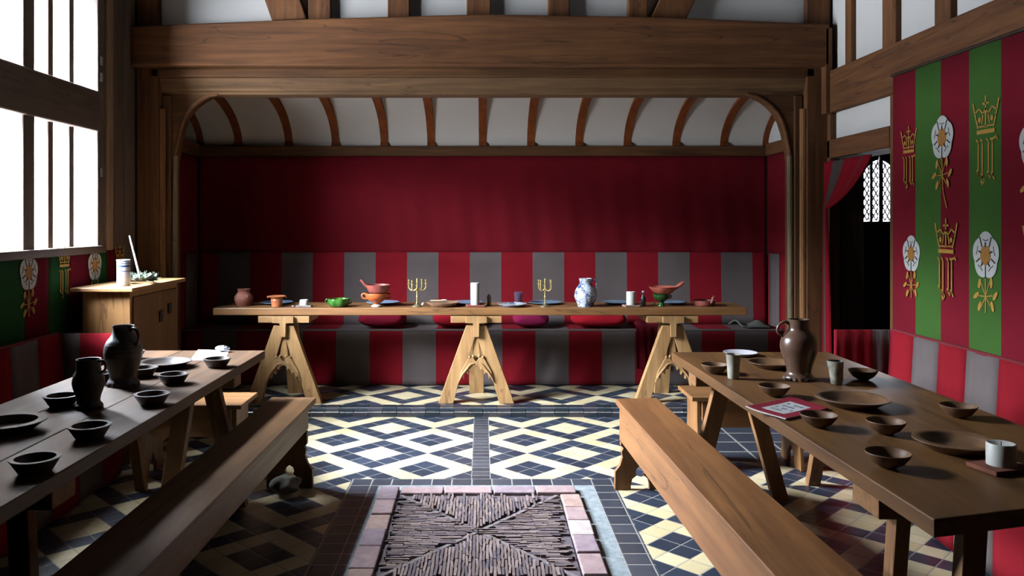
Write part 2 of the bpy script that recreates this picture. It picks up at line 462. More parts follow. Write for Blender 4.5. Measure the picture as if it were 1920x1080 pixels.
for s in (-1, 1):
    tb(min(s * (W - .05), s * W), max(s * (W - .05), s * W), 6.35, YB - .1, 2.10, 2.21, 'Y', BEAM)
# beams across the dais opening
tops = [(-2.62, 2.95), (-1.3, 3.005), (0, 3.04), (1.3, 3.02), (2.58, 2.965)]
timber(MB().extr([(-2.62, 2.655), (2.58, 2.655)] + tops[::-1], lambda u, v, w: (u, w, v), 6.02, 6.34), 'X', BEAM, .012)
tb(-2.5, 2.5, 6.10, 6.34, 2.585, 2.655, 'X', OAK_D)
timber(MB().extr([(6.12, 2.585), (6.34, 2.585), (6.34, 2.465), (6.18, 2.465), (6.175, 2.485), (6.16, 2.49), (6.155, 2.51), (6.14, 2.53)], lambda u, v, w: (w, u, v), -2.5, 2.5), 'X', ((104, 74, 46), (150, 112, 74)), .004)
for a, b in ((578, 620), (727, 768), (875, 920), (1028, 1068), (1178, 1214)):
    tb((a - 905) * 6.1 / F, (b - 905) * 6.1 / F, 6.09, 6.2, 2.97, 4.6)
for s, pts in ((1, ((511, 40), (576, 36), (548, -40), (484, -40))), (1, ((1218, 38), (1284, 40), (1324, -40), (1254, -40)))):
    P = [at(px, py, 6.1) for px, py in pts]
    b0, b1 = (P[0] + P[1]) / 2, (P[2] + P[3]) / 2; d = (b1 - b0).normalized()
    w = abs(P[0].x - P[1].x)
    lo = [(P[0].x, P[0].z), (P[1].x, P[1].z)]; up = 1.5 / d.z
    poly = [(P[0].x, P[0].z), (P[1].x, P[1].z), (P[1].x + d.x * up, P[1].z + 1.5), (P[0].x + d.x * up, P[0].z + 1.5)]
    timber(MB().extr(poly, lambda u, v, w: (u, w, v), 6.075, 6.2))
# corner posts with moulded inner edge, arch braces
for s in (-1, 1):
    x = lambda v: s * v
    plan = [(2.44, 6.10), (2.60, 6.10), (2.64, 6.14), (2.64, 6.40), (2.44, 6.40)]
    timber(MB().extr(plan, lambda u, v, w: (x(u), v, w), ZD + .002, 4.8), 'Z', BEAM, .006)
    tb(min(x(2.37), x(2.435)), max(x(2.37), x(2.435)), 6.16, 6.36, ZD + .002, 2.46, 'Z', OAK_D)
    timber(MB().tube([(x(2.425), 6.135, ZD + .01), (x(2.425), 6.135, 2.35)], .026, 10), 'Z', OAK_M, 0)
    timber(MB().tube([(x(2.355), 6.19, ZD + .01), (x(2.35), 6.19, 1.2), (x(2.345), 6.19, 2.0)], .022, 10), 'Z', ((120, 100, 76), (160, 138, 108)), 0)
    pc = [(2.02, 2.467), (2.08, 2.455), (2.14, 2.425), (2.20, 2.38), (2.25, 2.325), (2.285, 2.26), (2.31, 2.18), (2.335, 2.06), (2.355, 1.93)]
    pc = pc + [(2.38, 1.93), (2.38, 2.467)]
    timber(MB().extr(pc, lambda u, v, w: (x(u), w, v), 6.18, 6.30), 'X', OAK_D, .003)
    edge = pc[:9]
    timber(MB().tube([(x(u), 6.185, v + .004) for u, v in edge], .016, 8), 'X', BEAM, 0)
tb(2.545, 2.60, 6.02, 6.10, 2.3, 2.94)
# right wall timbers
tb(W - .06, W, 2.2, 6.10, 2.31, 2.62, 'Y')
tb(W - .05, W, DY0, 6.10, 1.97, 2.11, 'Y')
tb(W - .05, W + .02, DY1 - .02, 6.10, 0, 2.31)
tb(W - .045, W + .10, DY0 - .11, DY0, 0, 2.31)
for a, b in ((5.73, 5.82), (5.11, 5.28), (4.51, 4.67), (3.92, 4.07), (3.3, 3.45), (2.7, 2.85)):
    tb(W - .04, W + .02, a, b, 2.62, CEIL)
struct(MB().box(W + .03, W + T + .02, DY1 - .03, DY1 - .001, 0, DZ).build('trim_reveal', wood((52, 38, 28), (78, 58, 42), 'Z', .8, .6, .2)))
# passage behind the doorway with its leaded window at the far end
PW = plaster((96, 84, 74))
pg = MB()
pg.box(4.3, 4.4, 4.9, YB, -.1, 2.6); pg.box(W + T, 4.4, 4.8, 4.9, -.1, 2.6); pg.box(W + T, 4.4, 4.8, YB + .15, 2.6, 2.7)
pg.box(W + T, 3.45, YB, YB + .12, -.1, 2.6); pg.box(3.90, 4.4, YB, YB + .12, -.1, 2.6); pg.box(3.45, 3.90, YB, YB + .12, -.1, 1.5); pg.box(3.45, 3.90, YB, YB + .12, 2.12, 2.6)
struct(pg.build('wall_passage', wood((44, 32, 24), (66, 50, 38), 'Z', .8, .6, .2)))
struct(MB().box(W + T - .2, 4.4, 4.8, YB, -.15, -.001).build('floor_passage', plain((46, 44, 46), .5)))
w2 = struct(thing('window_2', '', '', (3.67, YB, 1.5))); del w2['label']; del w2['category']
DKW = wood((52, 36, 24), (80, 58, 40), 'Z', .7, .7, .3)
xl, xr, zb, zt = 3.485, 3.855, 1.508, 2.075
apex = 3.665
def archz(x):
    q = abs(x - apex) / (.18 if x < apex else .19)
    return zb + .30 + .262 * math.sqrt(max(0, 1 - q ** 1.6)) if q < 1 else zb
top = [(xl + (xr - xl) * i / 24, archz(xl + (xr - xl) * i / 24)) for i in range(25)]
poly = [(3.44, 1.49), (3.44, 2.13), (3.91, 2.13), (3.91, 1.49), (xr, 1.49), (xr, zb)] + [(xr, zb)] + top[::-1][0:] + [(xl, zb), (xl, 1.49)]
half = [(3.44, 1.49), (xl, 1.49)] + [p for p in top if p[0] <= apex + .001] + [(apex, 2.13), (3.44, 2.13)]
half2 = [(3.91, 1.49), (3.91, 2.13), (apex, 2.13)] + [p for p in top if p[0] >= apex - .001] + [(xr, 1.49)]
fw = MB(); fw.extr(half, lambda u, v, w: (u, w, v), YB - .03, YB + .06); fw.extr(half2, lambda u, v, w: (u, w, v), YB - .03, YB + .06)
fw.build('frame', DKW, w2)
for px, wd in ((1632, .012), (1650, .018), (1671, .012)):
    x = (px - 905) * YB / F; MB().box(x - wd, x + wd, YB - .02, YB + .03, zb - .01, archz(x) + .01).build('mullion', DKW, w2)
ld = MB()
for k in range(-24, 30):
    for sg in (-1, 1):
        x0 = xl + k * .042; p, q = (x0, zb), (x0 + sg * .31, zb + .62)
        N = 30; run = []
        for i in range(N + 1):
            x, z = p[0] + (q[0] - p[0]) * i / N, p[1] + (q[1] - p[1]) * i / N
            if xl <= x <= xr and z <= archz(x): run.append((x, YB + .01, z))
        if len(run) > 1: ld.tube([run[0], run[-1]], .0065, 4)
ld.build('leading', plain((40, 40, 44), .6, .3, .3), w2)
MB().box(3.46, 3.89, YB + .012, YB + .016, 1.5, 2.1).build('pane', glass_pane(), w2)

# ------------------------------------------------------------------ hangings
REDC = cloth(RED); STR = [cloth(GREY), cloth((174, 32, 46))]; BANR = cloth((152, 32, 50)); BANG = cloth((84, 130, 58))
SW = .2887
def grey_at(x): return int(math.floor((x + .118) / SW)) % 2 == 0
def wav(x, z): return .006 * math.sin(x * 5.1 + 1.3) + .004 * math.sin(x * 13 + z * 2.1) + .003 * math.sin(x * 31 - z * 3)
hang = MB().grid(lambda u, v: (-2.62 + 5.24 * u, YB - .03 + wav(-2.62 + 5.24 * u, v) * (.3 + v) - .0, 2.11 - .93 * v), 220, 14)
tag(hang.build('wall_hanging', REDC, smooth=60, solid=.006, closed=False), 'long plain crimson cloth covering the wall above the striped dais seat', 'wall hanging')
for s, nm in ((1, 'short crimson cloth on the return wall beside the carved post by the doorway'), (-1, 'short crimson cloth in deep shade on the return wall behind the tall cabinet')):
    g = MB().grid(lambda u, v: (s * (W - .016) - s * .004 * math.sin(u * 20), 6.42 + u * (YB - .06 - 6.42), 2.10 - .9 * v), 40, 10)
    tag(g.build('wall_hanging', REDC, smooth=60, solid=.005, closed=False), nm, 'wall hanging')

GOLD = plain((206, 158, 66), .6, .3, 0, .2, 60); WHT = plain((214, 214, 208), .85, .2, 0, .1); INK = plain((52, 46, 54), .9, .2); GOLD2 = plain((186, 128, 52), .7, .3, 0, .25, 80)
def ribbon(mb, pts, w, place, dz=.0015, m=0):      # flat painted stroke, u along the cloth, v up
    for (a, b) in zip(pts[:-1], pts[1:]):
        d = Vector((b[0] - a[0], b[1] - a[1])); L = d.length
        if L < 1e-6: continue
        n = Vector((-d.y, d.x)) / L * w / 2; e = d / L * w * .25
        q = [(a[0] + n.x - e.x, a[1] + n.y - e.y), (a[0] - n.x - e.x, a[1] - n.y - e.y), (b[0] - n.x + e.x, b[1] - n.y + e.y), (b[0] + n.x + e.x, b[1] + n.y + e.y)]
        mb.loft([[place(u, v, 0.0003) for u, v in q], [place(u, v, dz) for u, v in q]], m)
def blob(mb, pts, place, z0, z1, m): mb.loft([[place(u, v, z0) for u, v in pts], [place(u, v, z1) for u, v in pts]], m)
def ell(cx, cy, a, b, rot=0, n=14):
    return [(cx + a * math.cos(t) * math.cos(rot) - b * math.sin(t) * math.sin(rot), cy + a * math.cos(t) * math.sin(rot) + b * math.sin(t) * math.cos(rot)) for t in [2 * PI * i / n for i in range(n)]]
def rose(place, par, h=.33, long_stem=True):
    k = h / .33; mb = MB(); P = lambda u, v, w: place(u * k, v * k, w)
    R = .118
    outline = []
    for i in range(60):
        t = 2 * PI * i / 60 + PI / 2
        outline.append((R * (.90 + .12 * abs(math.cos(2.5 * (t - PI / 2)))) * math.cos(t), R * (.90 + .12 * abs(math.cos(2.5 * (t - PI / 2)))) * math.sin(t) * 1.12))
    blob(mb, outline, P, .0003, .0016, 0)
    for q in range(5):
        t = PI / 2 + PI / 5 + q * 2 * PI / 5
        ribbon(mb, [(.055 * math.cos(t), .06 * math.sin(t)), (.088 * math.cos(t), .125 * math.sin(t))], .008, P, .003, 1)
        t2 = PI / 2 + q * 2 * PI / 5
        ribbon(mb, [(.085 * math.cos(t2 - .28), .092 * math.sin(t2 - .28)), (.078 * math.cos(t2), .082 * math.sin(t2)), (.085 * math.cos(t2 + .28), .092 * math.sin(t2 + .28))], .004, P, .003, 1)
    blob(mb, ell(0, 0, .046, .056, 0, 20), P, .0016, .0034, 2)
    for q in range(5):
        t = PI / 2 + q * 2 * PI / 5
        ribbon(mb, [(.040 * math.cos(t), .048 * math.sin(t)), (.062 * math.cos(t), .072 * math.sin(t))], .008, P, .0042, 1)
    bz = -.13
    st = [(0, bz), (.004, bz - .10), (.012, bz - .20), (.05, bz - .30)] if long_stem else [(0, bz), (.0, bz - .19)]
    ribbon(mb, st, .008, P, .002, 3)
    for (u, v, r) in ((-.055, -.03, 1.3), (-.085, -.10, .6), (-.055, -.16, 1.2), (.05, -.02, 1.6), (.085, -.09, .9), (.06, -.15, 1.9)):
        blob(mb, ell(u, bz + v, .030, .013, r), P, .0004, .002, 3)
        ribbon(mb, [(0, bz - .10), (u * .7, bz + v)], .006, P, .0018, 3)
    return mb.build('rose_emblem', [WHT, INK, GOLD2, GOLD], par)
def crown(place, par, h=.34):
    k = h / .34; mb = MB(); P = lambda u, v, w: place(u * k, v * k, w)
    w = .010
    base = .03
    ribbon(mb, [(-.065, base), (.065, base)], .020, P); ribbon(mb, [(-.058, base + .026), (.058, base + .026)], .007, P)
    for s in (-1, 1):
        ribbon(mb, [(s * .06, base + .02), (s * .078, base + .07), (s * .10, base + .145)], w, P)
        ribbon(mb, [(s * .085, base + .095), (s * .05, base + .115), (s * .02, base + .085), (s * .03, base + .04)], w * .8, P)
        ribbon(mb, [(s * .02, base + .085), (0, base + .11)], w * .8, P); blob(mb, ell(s * .048, base + .06, .011, .014), P, .0004, .002, 0)
    ribbon(mb, [(0, base + .02), (0, base + .17)], w, P); ribbon(mb, [(-.022, base + .135), (.022, base + .135)], w, P)
    for u, dy in ((-.058, 0), (-.026, -.02), (.022, -.01), (.052, -.015)):
        ribbon(mb, [(u - .014, -.005), (u, -.02), (u, -.165 + dy), (u + .014, -.185 + dy)], w, P)
        ribbon(mb, [(u - .010, -.155 + dy), (u, -.17 + dy)], w, P)
    ribbon(mb, [(.052, -.01), (.085, .0), (.088, -.012)], w, P); ribbon(mb, [(-.01, -.205), (-.028, -.225), (-.034, -.205)], w, P)
    ribbon(mb, [(-.058, -.175), (-.02, -.195)], w * .8, P)
    return mb.build('crown_emblem', GOLD, par)
# right wall banner
BX = W - .075
ban = thing('banner', 'tall red and green striped hanging with white roses and gold crowns beside the doorway', 'banner', (BX, 4.2, .8))
b0, bw = 5.062, .264
def bmat(y): return int(math.floor((b0 - y) / bw)) % 2
N = 13
g = MB().grid(lambda u, v: (BX + .003 * math.sin(u * N * PI) - .0 * v, b0 - u * N * bw, 2.40 - 1.80 * v), N * 8, 8, lambda u, v: bmat(b0 - u * N * bw))
g.build('cloth_panel', [BANR, BANG], ban, smooth=60, solid=.006, closed=False)
MB().tube([(BX + .0, b0 + .02, 2.412), (BX, 2.3, 2.412)], .010, 8).build('rail', DKW, ban)
def pr(yc, zc): return lambda u, v, w: (BX - .0068 - w, yc - u, zc + v)
def ban_y(px): return F * BX / (px - CX)
def ban_at(px, py):
    Y = ban_y(px); return pr(Y, H - (py - CY) * Y / F)
crown(ban_at(1706, 292), ban, .30); rose(ban_at(1769, 258), ban, .30); crown(ban_at(1851, 258), ban, .36)
rose(ban_at(1711, 476), ban, .27, False); crown(ban_at(1776, 482), ban, .36); rose(ban_at(1851, 479), ban, .30, False)
rose(ban_at(1943, 268), ban, .30); crown(ban_at(1950, 500), ban, .36)
crown(pr(3.3, 1.83), ban, .36); rose(pr(3.3, 1.30), ban, .30)
# left wall banner under the window
LX = -W + .035
lban = thing('banner', 'red and green striped hanging with roses and crowns below the bright window', 'banner', (LX, 4.2, .3))
l0 = 5.86
lb = [5.86, 5.62, 5.39, 5.10, 4.86, 4.61, 4.34, 4.07, 3.80, 3.53, 3.26, 2.99, 2.72, 2.45]
lm = MB()
for i, (a, b) in enumerate(zip(lb[:-1], lb[1:])):
    lm.grid(lambda u, v: (LX - .004 * math.sin(u * PI), a + (b - a) * u, 1.305 - v * 1.29), 6, 6, lambda u, v, i=i: (0, 1, 0, 1)[i % 4], flip=True)
lm.build('cloth_panel', [cloth((132, 22, 40)), cloth((46, 104, 52))], lban, smooth=60, solid=.005, closed=False)
def pl(yc, zc): return lambda u, v, w: (LX + .006 + w, yc + u, zc + v)
def lban_at(px, py):
    Y = F * LX / (px - CX); return pl(Y, H - (py - CY) * Y / F)
rose(lban_at(52, 511), lban, .26, False); crown(lban_at(119, 505), lban, .27); rose(lban_at(176, 497), lban, .26, False)
crown(lban_at(223, 495), lban, .24); crown(lban_at(-40, 530), lban, .27); rose(lban_at(-150, 530), lban, .26, False)

# curtain drawn back across the doorway
def curt(u, v):
    ripple = .018 * math.sin(u * 26)
    ty, tz = 6.04 - u * .72, 1.94
    ky, kz = 6.045 - u * .05, 1.62 - .03 * u
    if v < .4:
        q = v / .4; sag = math.sin(q * PI) * .035 * u
        y = ty + (ky - ty) * q ** 1.05; z = tz + (kz - tz) * (q ** (1 - .15 * u)) - sag
    else:
        q = (v - .4) / .6; y = ky + .02 * q - u * .09 * math.sin(q * PI / 2); z = kz + (.12 - kz) * q
    return (W - .095 + ripple * (.5 + .5 * abs(v - .4)), y, z)
ct = MB().grid(curt, 48, 40, lambda u, v: 1 if (.22 < u < .48 or .8 < u < .9) else 0)
cur = tag(ct.build('curtain', [cloth((158, 20, 36)), cloth((92, 80, 76))], smooth=60, solid=.008, closed=False), 'red and grey striped curtain swept aside across the dark doorway', 'curtain')

# ------------------------------------------------------------------ seats
def striped_box_part(name, par, fn, nu, nv, mf, mats=STR, smooth=60, solid=.008):
    return MB().grid(fn, nu, nv, mf).build(name, mats, par, smooth=smooth, solid=solid, closed=False)
ds = thing('settle', 'long red and grey striped settle running along the wall of the dais', 'settle', (0, 7.3, ZD))
SZ = .555
gm = lambda x0, x1: (lambda u, v: 0 if grey_at(x0 + (x1 - x0) * u) else 1)
NX = 181
X0, X1 = -.118 - SW * 8.5, -.118 + SW * 9.3
X0, X1 = -2.61, 2.61
def xq(u): return X0 + (X1 - X0) * u
# stripes need exact borders: columns follow the stripe edges
cols = [X0]; k = math.ceil((X0 + .118) / SW)
while -.118 + k * SW < X1:
    e = -.118 + k * SW; p = cols[-1]
    cols += [p + (e - p) * q / 4 for q in (1, 2, 3)] + [e]; k += 1
p = cols[-1]; cols += [p + (X1 - p) * q / 4 for q in (1, 2, 3, 4)]
def cgrid(fn, nv, mats=STR, name='', par=None, solid=.008):
    n = len(cols) - 1
    mb = MB().grid(lambda u, v: fn(cols[int(round(u * n))], v), n, nv, lambda u, v: 0 if grey_at((cols[int(u * n)] + cols[int(u * n) + 1]) / 2) else 1)
    return mb.build(name, mats, par, smooth=60, solid=solid, closed=False)
cgrid(lambda x, v: (x, YB - .055 - .03 * v + .003 * math.sin(x * 17), 1.215 - (1.215 - SZ) * v), 8, name='backrest_cover', par=ds)
cgrid(lambda x, v: (x, 7.435 - .385 * v, SZ - .004 * math.sin(v * PI) - .002 * math.sin(x * 23)), 6, name='seat_cover', par=ds)
cgrid(lambda x, v: (x, 7.05 - (.012 * math.sin(x * 9) + .008 * math.sin(x * 23)) * v - .01 * v, SZ - (SZ - ZD - .006) * v), 10, name='skirt', par=ds)
MB().box(X0, X1, 7.075, 7.43, ZD + .002, SZ - .02).build('base', oak(OAK_D, 'X'), ds)
MB().tube([(X0, 7.052, SZ - .001), (X1, 7.052, SZ - .001)], .010, 8).build('seat_edge', cloth((150, 140, 138)), ds, smooth=60)
for s, lbl in ((1, 'red and grey striped wall cloth at the doorway end of the dais settle'), (-1, 'dark striped wall cloth at the cabinet end of the dais settle')):
    eds = [YB - .09, 7.40, 7.15, 6.86, 6.45]
    mb = MB()
    for i, (a, b) in enumerate(zip(eds[:-1], eds[1:])):
        mb.grid(lambda u, v: (s * (W - .022), a + (b - a) * u, 1.21 - (1.21 - .09) * v), 3, 6, lambda u, v, i=i: (1, 0, 1, 0)[i])
    tag(mb.build('wall_hanging', STR, smooth=60, solid=.006, closed=False), lbl, 'wall hanging')
# side settles
def side_settle(s, y0, y1, label):
    st = thing('settle', label, 'settle', (s * 2.3, (y0 + y1) / 2, 0))
    q = .262
    ed = [y1]
    while ed[-1] - q > y0: ed.append(ed[-1] - q)
    ed.append(y0)
    XB, XF, zs, zb_ = 2.50, 2.14, .47, .835
    def seg(name, fn, nv, off=0, mats=STR):
        mb = MB()
        for i, (a, b) in enumerate(zip(ed[:-1], ed[1:])):
            mb.grid(lambda u, v: fn(a + (b - a) * u, v), 4, nv, lambda u, v, i=i: (i + off) % 2)
        return mb.build(name, mats, st, smooth=60, solid=.01, closed=False)
    seg('backrest', lambda y, v: (s * (XB - .02 * v + .003 * math.sin(y * 19)), y, zb_ - (zb_ - zs) * v), 6, 1)
    MB().tube([(s * (XB + .01), y1, zb_ - .002), (s * (XB + .01), y0, zb_ - .002)], .014, 8).build('back_rail', cloth((150, 60, 66)), st, smooth=60)
    seg('seat', lambda y, v: (s * (XB - .02 - (XB - .02 - XF) * v), y, zs - .004 * math.sin(v * PI)), 4, 1)
    seg('skirt', lambda y, v: (s * (XF - .012 * v * math.sin(y * 14) - .008 * v), y, zs - (zs - .012) * v), 8, 1)
    MB().box(*(sorted((s * (XF + .03), s * (XB + .03)))), y0 + .03, y1 - .03, .003, zs - .02).build('base', oak(OAK_D, 'Y'), st)
    # end panel hung with cloth
    ye = y1 + .012
    em = MB().grid(lambda u, v: (s * (2.16 + .36 * u), ye + .006 * math.sin(u * 30) * (.3 + v), zb_ - (zb_ - .01) * v), 24, 8, lambda u, v: 1 if u < .62 else 0)
    em.build('end_panel', STR, st, smooth=60, solid=.02, closed=False)
    return st
side_settle(1, 1.4, 4.96, 'red and grey striped settle along the wall with the tall rose banner')
side_settle(-1, 1.4, 4.80, 'red and grey striped settle along the window wall')

# cushions on the dais settle
def pillow(cx, cy, w, d, h, name, mat, label, rz=0, z=SZ + .012, group='cushions on the dais settle'):
    mb = MB(); nu, nv = 28, 18; sd = random.random() * 9
    loops = []
    top = []
    def prof(a): return math.copysign(abs(a) ** .55, a)
    rings = 12
    pts = []
    for j in range(rings + 1):
        ph = -PI / 2 + PI * j / rings; ring = []
        for i in range(nu):
            t = 2 * PI * i / nu
            r = max(math.cos(ph), .02) ** .45
            x = w / 2 * prof(math.cos(t)) * r; y = d / 2 * prof(math.sin(t)) * r
            zz = h / 2 * math.sin(ph) * (1 - .45 * (abs(2 * x / w) ** 3 + abs(2 * y / d) ** 3) / 2)
            zz += (.013 * math.sin(x * 19 + sd) * math.cos(y * 17 + sd) + .007 * math.sin(x * 45 + y * 32 + sd)) * (1 if ph > -.4 else 0)
            ring.append(Vector((x, y, max(zz + h / 2, .001 if ph < 0 else 0))))
        loops.append(ring)
    M = Matrix.Rotation(rz, 3, 'Z')
    mb.loft([[M @ p + Vector((cx, cy, z)) for p in l] for l in loops])
    return tag(mb.build(name, mat, smooth=70, sub=1), label, 'cushion', group)
def cx_(px): return (px - 905) * 7.2 / F
pillow(cx_(717), 7.20, .42, .27, .15, 'cushion', cloth((150, 24, 52)), 'dull crimson cushion on the dais settle under the pan stacked on a cup', -.1)
pillow(cx_(853), 7.21, .40, .27, .15, 'cushion', cloth((180, 24, 42)), 'red cushion on the dais settle behind the middle trestle', .05)
pillow(cx_(995), 7.19, .32, .24, .135, 'cushion', cloth((160, 34, 84)), 'pinkish purple cushion on the dais settle between trestles', .03)
pillow(cx_(1122), 7.20, .50, .27, .14, 'cushion', cloth((190, 26, 44)), 'bright red wide cushion on the dais settle under the blue and white jug', -.04)
# red throw hanging over the seat edge
tx0, tx1 = cx_(1186), cx_(1236)
def throw(u, v):
    x = tx0 + (tx1 - tx0) * u; f = .012 * math.sin(u * 22) + .008 * math.sin(u * 9 + 1)
    if v < .45: q = v / .45; return (x, 7.31 - .288 * q, SZ + .02 + .03 * math.sin(q * PI) * (.6 + .4 * math.sin(u * 9)) + .01)
    q = (v - .45) / .55; return (x + .02 * q * math.sin(u * 7), 7.015 - .006 + f * (.3 + q) - .012 * q, SZ + .03 - .36 * q)
tag(MB().grid(throw, 40, 26).build('throw', cloth((120, 16, 34)), smooth=70, solid=.01, closed=False), 'dark red cloth thrown over the settle edge beside the bright red cushion', 'throw')
gx0, gx1 = cx_(1372), cx_(1425)
tag(MB().grid(lambda u, v: (gx0 + (gx1 - gx0) * u + .05 * v, 7.30 - .24 * v, SZ + .022 + .045 * math.sin(v * PI) * (.5 + .5 * math.sin(u * 8 + v * 3))), 18, 18).build('folded_cloth', cloth((120, 118, 112)), smooth=70, solid=.012, closed=False), 'grey cloth lying folded at the doorway end of the dais settle', 'cloth')

# ------------------------------------------------------------------ high table and trestles
HT0, HT1 = .763, .823
def trestle(X, label):
    t = thing('trestle', label, 'trestle', (X, 6.45, ZD + .001), 'carved trestles under the high table')
    L = oak(OAK_L, 'Z', .55, .8); LX_ = oak(OAK_L, 'X', .55, .8)
    yf = -.12
    P = lambda u, v, w: (u, w, v)
    def mk(name, poly, y0, y1, mat=L, bevel=.003):
        return MB().extr([(u, v - ZD - .001) for u, v in poly], P, y0, y1).build(name, mat, t, world=False, bevel=bevel)
    leg = [(-.078, .686), (-.004, .686), (-.004, .615), (-.05, .47), (-.105, .30), (-.135, .245), (-.18, ZD + .001), (-.298, ZD + .001)]
    mk('leg', leg, yf, yf + .07); mk('leg', [(-u, v) for u, v in leg][::-1], yf, yf + .07)
    mk('spine', [(-.012, .62), (.012, .62), (.038, .40), (-.038, .40)], yf + .012, yf + .06)
    half = [(0, .378), (.026, .366), (.032, .338), (.044, .352), (.06, .338), (.062, .302), (.076, .322), (.092, .312), (.098, .268), (.106, .292), (.14, .24), (.118, .33), (.062, .432), (.03, .445), (0, .405)]
    mk('carved_bracket', half + [(-u, v) for u, v in half[::-1][1:-1]], yf - .012, yf + .055)
    for u, v in ((-.052, .44), (-.022, .447), (.022, .447), (.052, .44)):
        MB().lathe([(.001, -.012), (.009, -.008), (.0125, 0), (.009, .008), (.001, .012)], 10, (u, yf - .006, v - ZD)).build('knob', L, t, world=False, smooth=60)
    for s in (-1, 1):      # raised carved ribs following the cusps
        MB().tube([(s * u, yf - .014, v - ZD) for u, v in ((.012, .392), (.045, .385), (.075, .345), (.105, .31), (.125, .275))], [.004, .008, .009, .008, .004], 8).build('carving', L, t, world=False, smooth=60)
    MB().extr([(-.20, .706), (.20, .706), (.20, .758), (-.20, .758)], lambda u, v, w: (u, w, v - ZD), yf + .0, yf + .36).build('bearer', LX_, t, world=False, bevel=.004)
    mk('key_block', [(-.083, .760), (-.083, .708), (-.025, .706), (-.022, .60), (.022, .60), (.025, .706), (.083, .708), (.083, .760)], yf - .03, yf - .001)
    MB().bar((0, .11, .705 - ZD), (0, .30, .002), .12, .05, (0, 1, 0)).build('leg', L, t, world=False, bevel=.003)
    return t
trestle(-1.555, 'carved oak trestle under the shaded cabinet end of the high table')
trestle(-.05, 'carved oak trestle under the middle of the high table')
trestle(1.485, 'carved oak trestle under the doorway end of the high table')
ht = thing('high_table', 'long oak plank top laid on three carved trestles on the dais', 'table', (0, 6.55, HT0))
top = MB()
n = 24
def sag(x): return -.004 * math.cos(x * 2.2) + .002 * math.sin(x * 5)
for y0, y1, x0, x1 in ((6.335, 6.562, -2.11, 2.07), (6.564, 6.79, -2.08, 2.09)):
    for z in (0,):
        xs_ = [x0 + (x1 - x0) * i / n for i in range(n + 1)]
        top.loft([[(x, y0, HT0 + .002), (x, y1, HT0 + .002), (x, y1, HT1), (x, y0, HT1)] for x in xs_])
        top.build('plank', oak(OAK_M, 'X', .45, .7, .45), ht, bevel=.006); top = MB()

# ------------------------------------------------------------------ side tables
TZ = .75
def side_table(name_label, quad, legs, bearers, pal=TAB, spec=.32, cuts=(0, 1)):
    cx = sum(p[0] for p in quad) / 4; cy = sum(p[1] for p in quad) / 4
    t = thing('trestle_table', name_label, 'table', (cx, cy, 0))
    m = oak(pal, 'Y', .5, .6, spec)
    (ax, ay), (bx, by), (cx2, cy2), (dx, dy) = quad          # inner far, inner near, outer near, outer far
    for i in range(len(cuts) - 1):
        f0, f1 = cuts[i] + .0008 * (i > 0), cuts[i + 1] - .0008 * (i < len(cuts) - 2)
        L = lambda f, z: [(ax + (dx - ax) * f, ay + (dy - ay) * f, z), (bx + (cx2 - bx) * f, by + (cy2 - by) * f, z)]
        a, b = L(f0, 0), L(f1, 0)
        ring = [a[0], a[1], b[1], b[0]]
        MB().loft([[(x, y, TZ - .048) for x, y, z in ring], [(x, y, TZ) for x, y, z in ring]]).build('plank', m, t, bevel=.004)
    for (x0, x1, y, wd) in bearers:
        MB().box(x0, x1, y - wd / 2, y + wd / 2, TZ - .118, TZ - .05).build('bearer', oak(OAK_M, 'X'), t, bevel=.005)
    for p0, p1, w, h in legs:
        MB().bar(p0, p1, w, h, (0, 1, 0)).build('leg', oak(OAK_M, 'Z', .6, .8), t, bevel=.004)
    return t
rq = [(1.083, 4.65), (1.136, 2.04), (1.985, 2.27), (1.985, 4.66)]
rl = [((1.27, 4.30, .635), (1.11, 4.30, .001), .085, .05), ((1.42, 4.33, .635), (1.60, 4.36, .001), .08, .05), ((1.86, 4.34, .635), (1.88, 4.62, .001), .07, .05),
      ((1.26, 2.45, .635), (1.27, 2.55, .001), .045, .06), ((1.45, 2.40, .635), (1.32, 2.26, .001), .07, .05), ((1.78, 2.42, .635), (1.86, 2.5, .001), .07, .05)]
rt = side_table('long dark trestle table bearing the brown jug and a red leaflet', rq, rl, [(1.115, 1.93, 4.32, .14), (1.15, 1.93, 2.44, .17)])
lq = [(-1.264, 4.71), (-1.264, 1.75), (-1.98, 1.75), (-1.98, 4.71)]
ll = [((-1.42, 4.25, .635), (-1.275, 4.25, .001), .085, .05), ((-1.56, 4.28, .635), (-1.67, 4.31, .001), .09, .06), ((-1.90, 4.34, .635), (-1.905, 4.53, .001), .055, .05),
      ((-1.46, 2.56, .635), (-1.50, 2.68, .001), .07, .05), ((-1.62, 2.5, .635), (-1.74, 2.5, .001), .08, .05), ((-1.88, 2.46, .635), (-1.93, 2.4, .001), .07, .05)]
lt = side_table('long trestle table with two dark jugs in front of the window', lq, ll, [(-1.95, -1.29, 4.27, .12), (-1.95, -1.29, 2.50, .14)], ((70, 49, 31), (116, 84, 54)), .25, (0, .34, .67, 1))

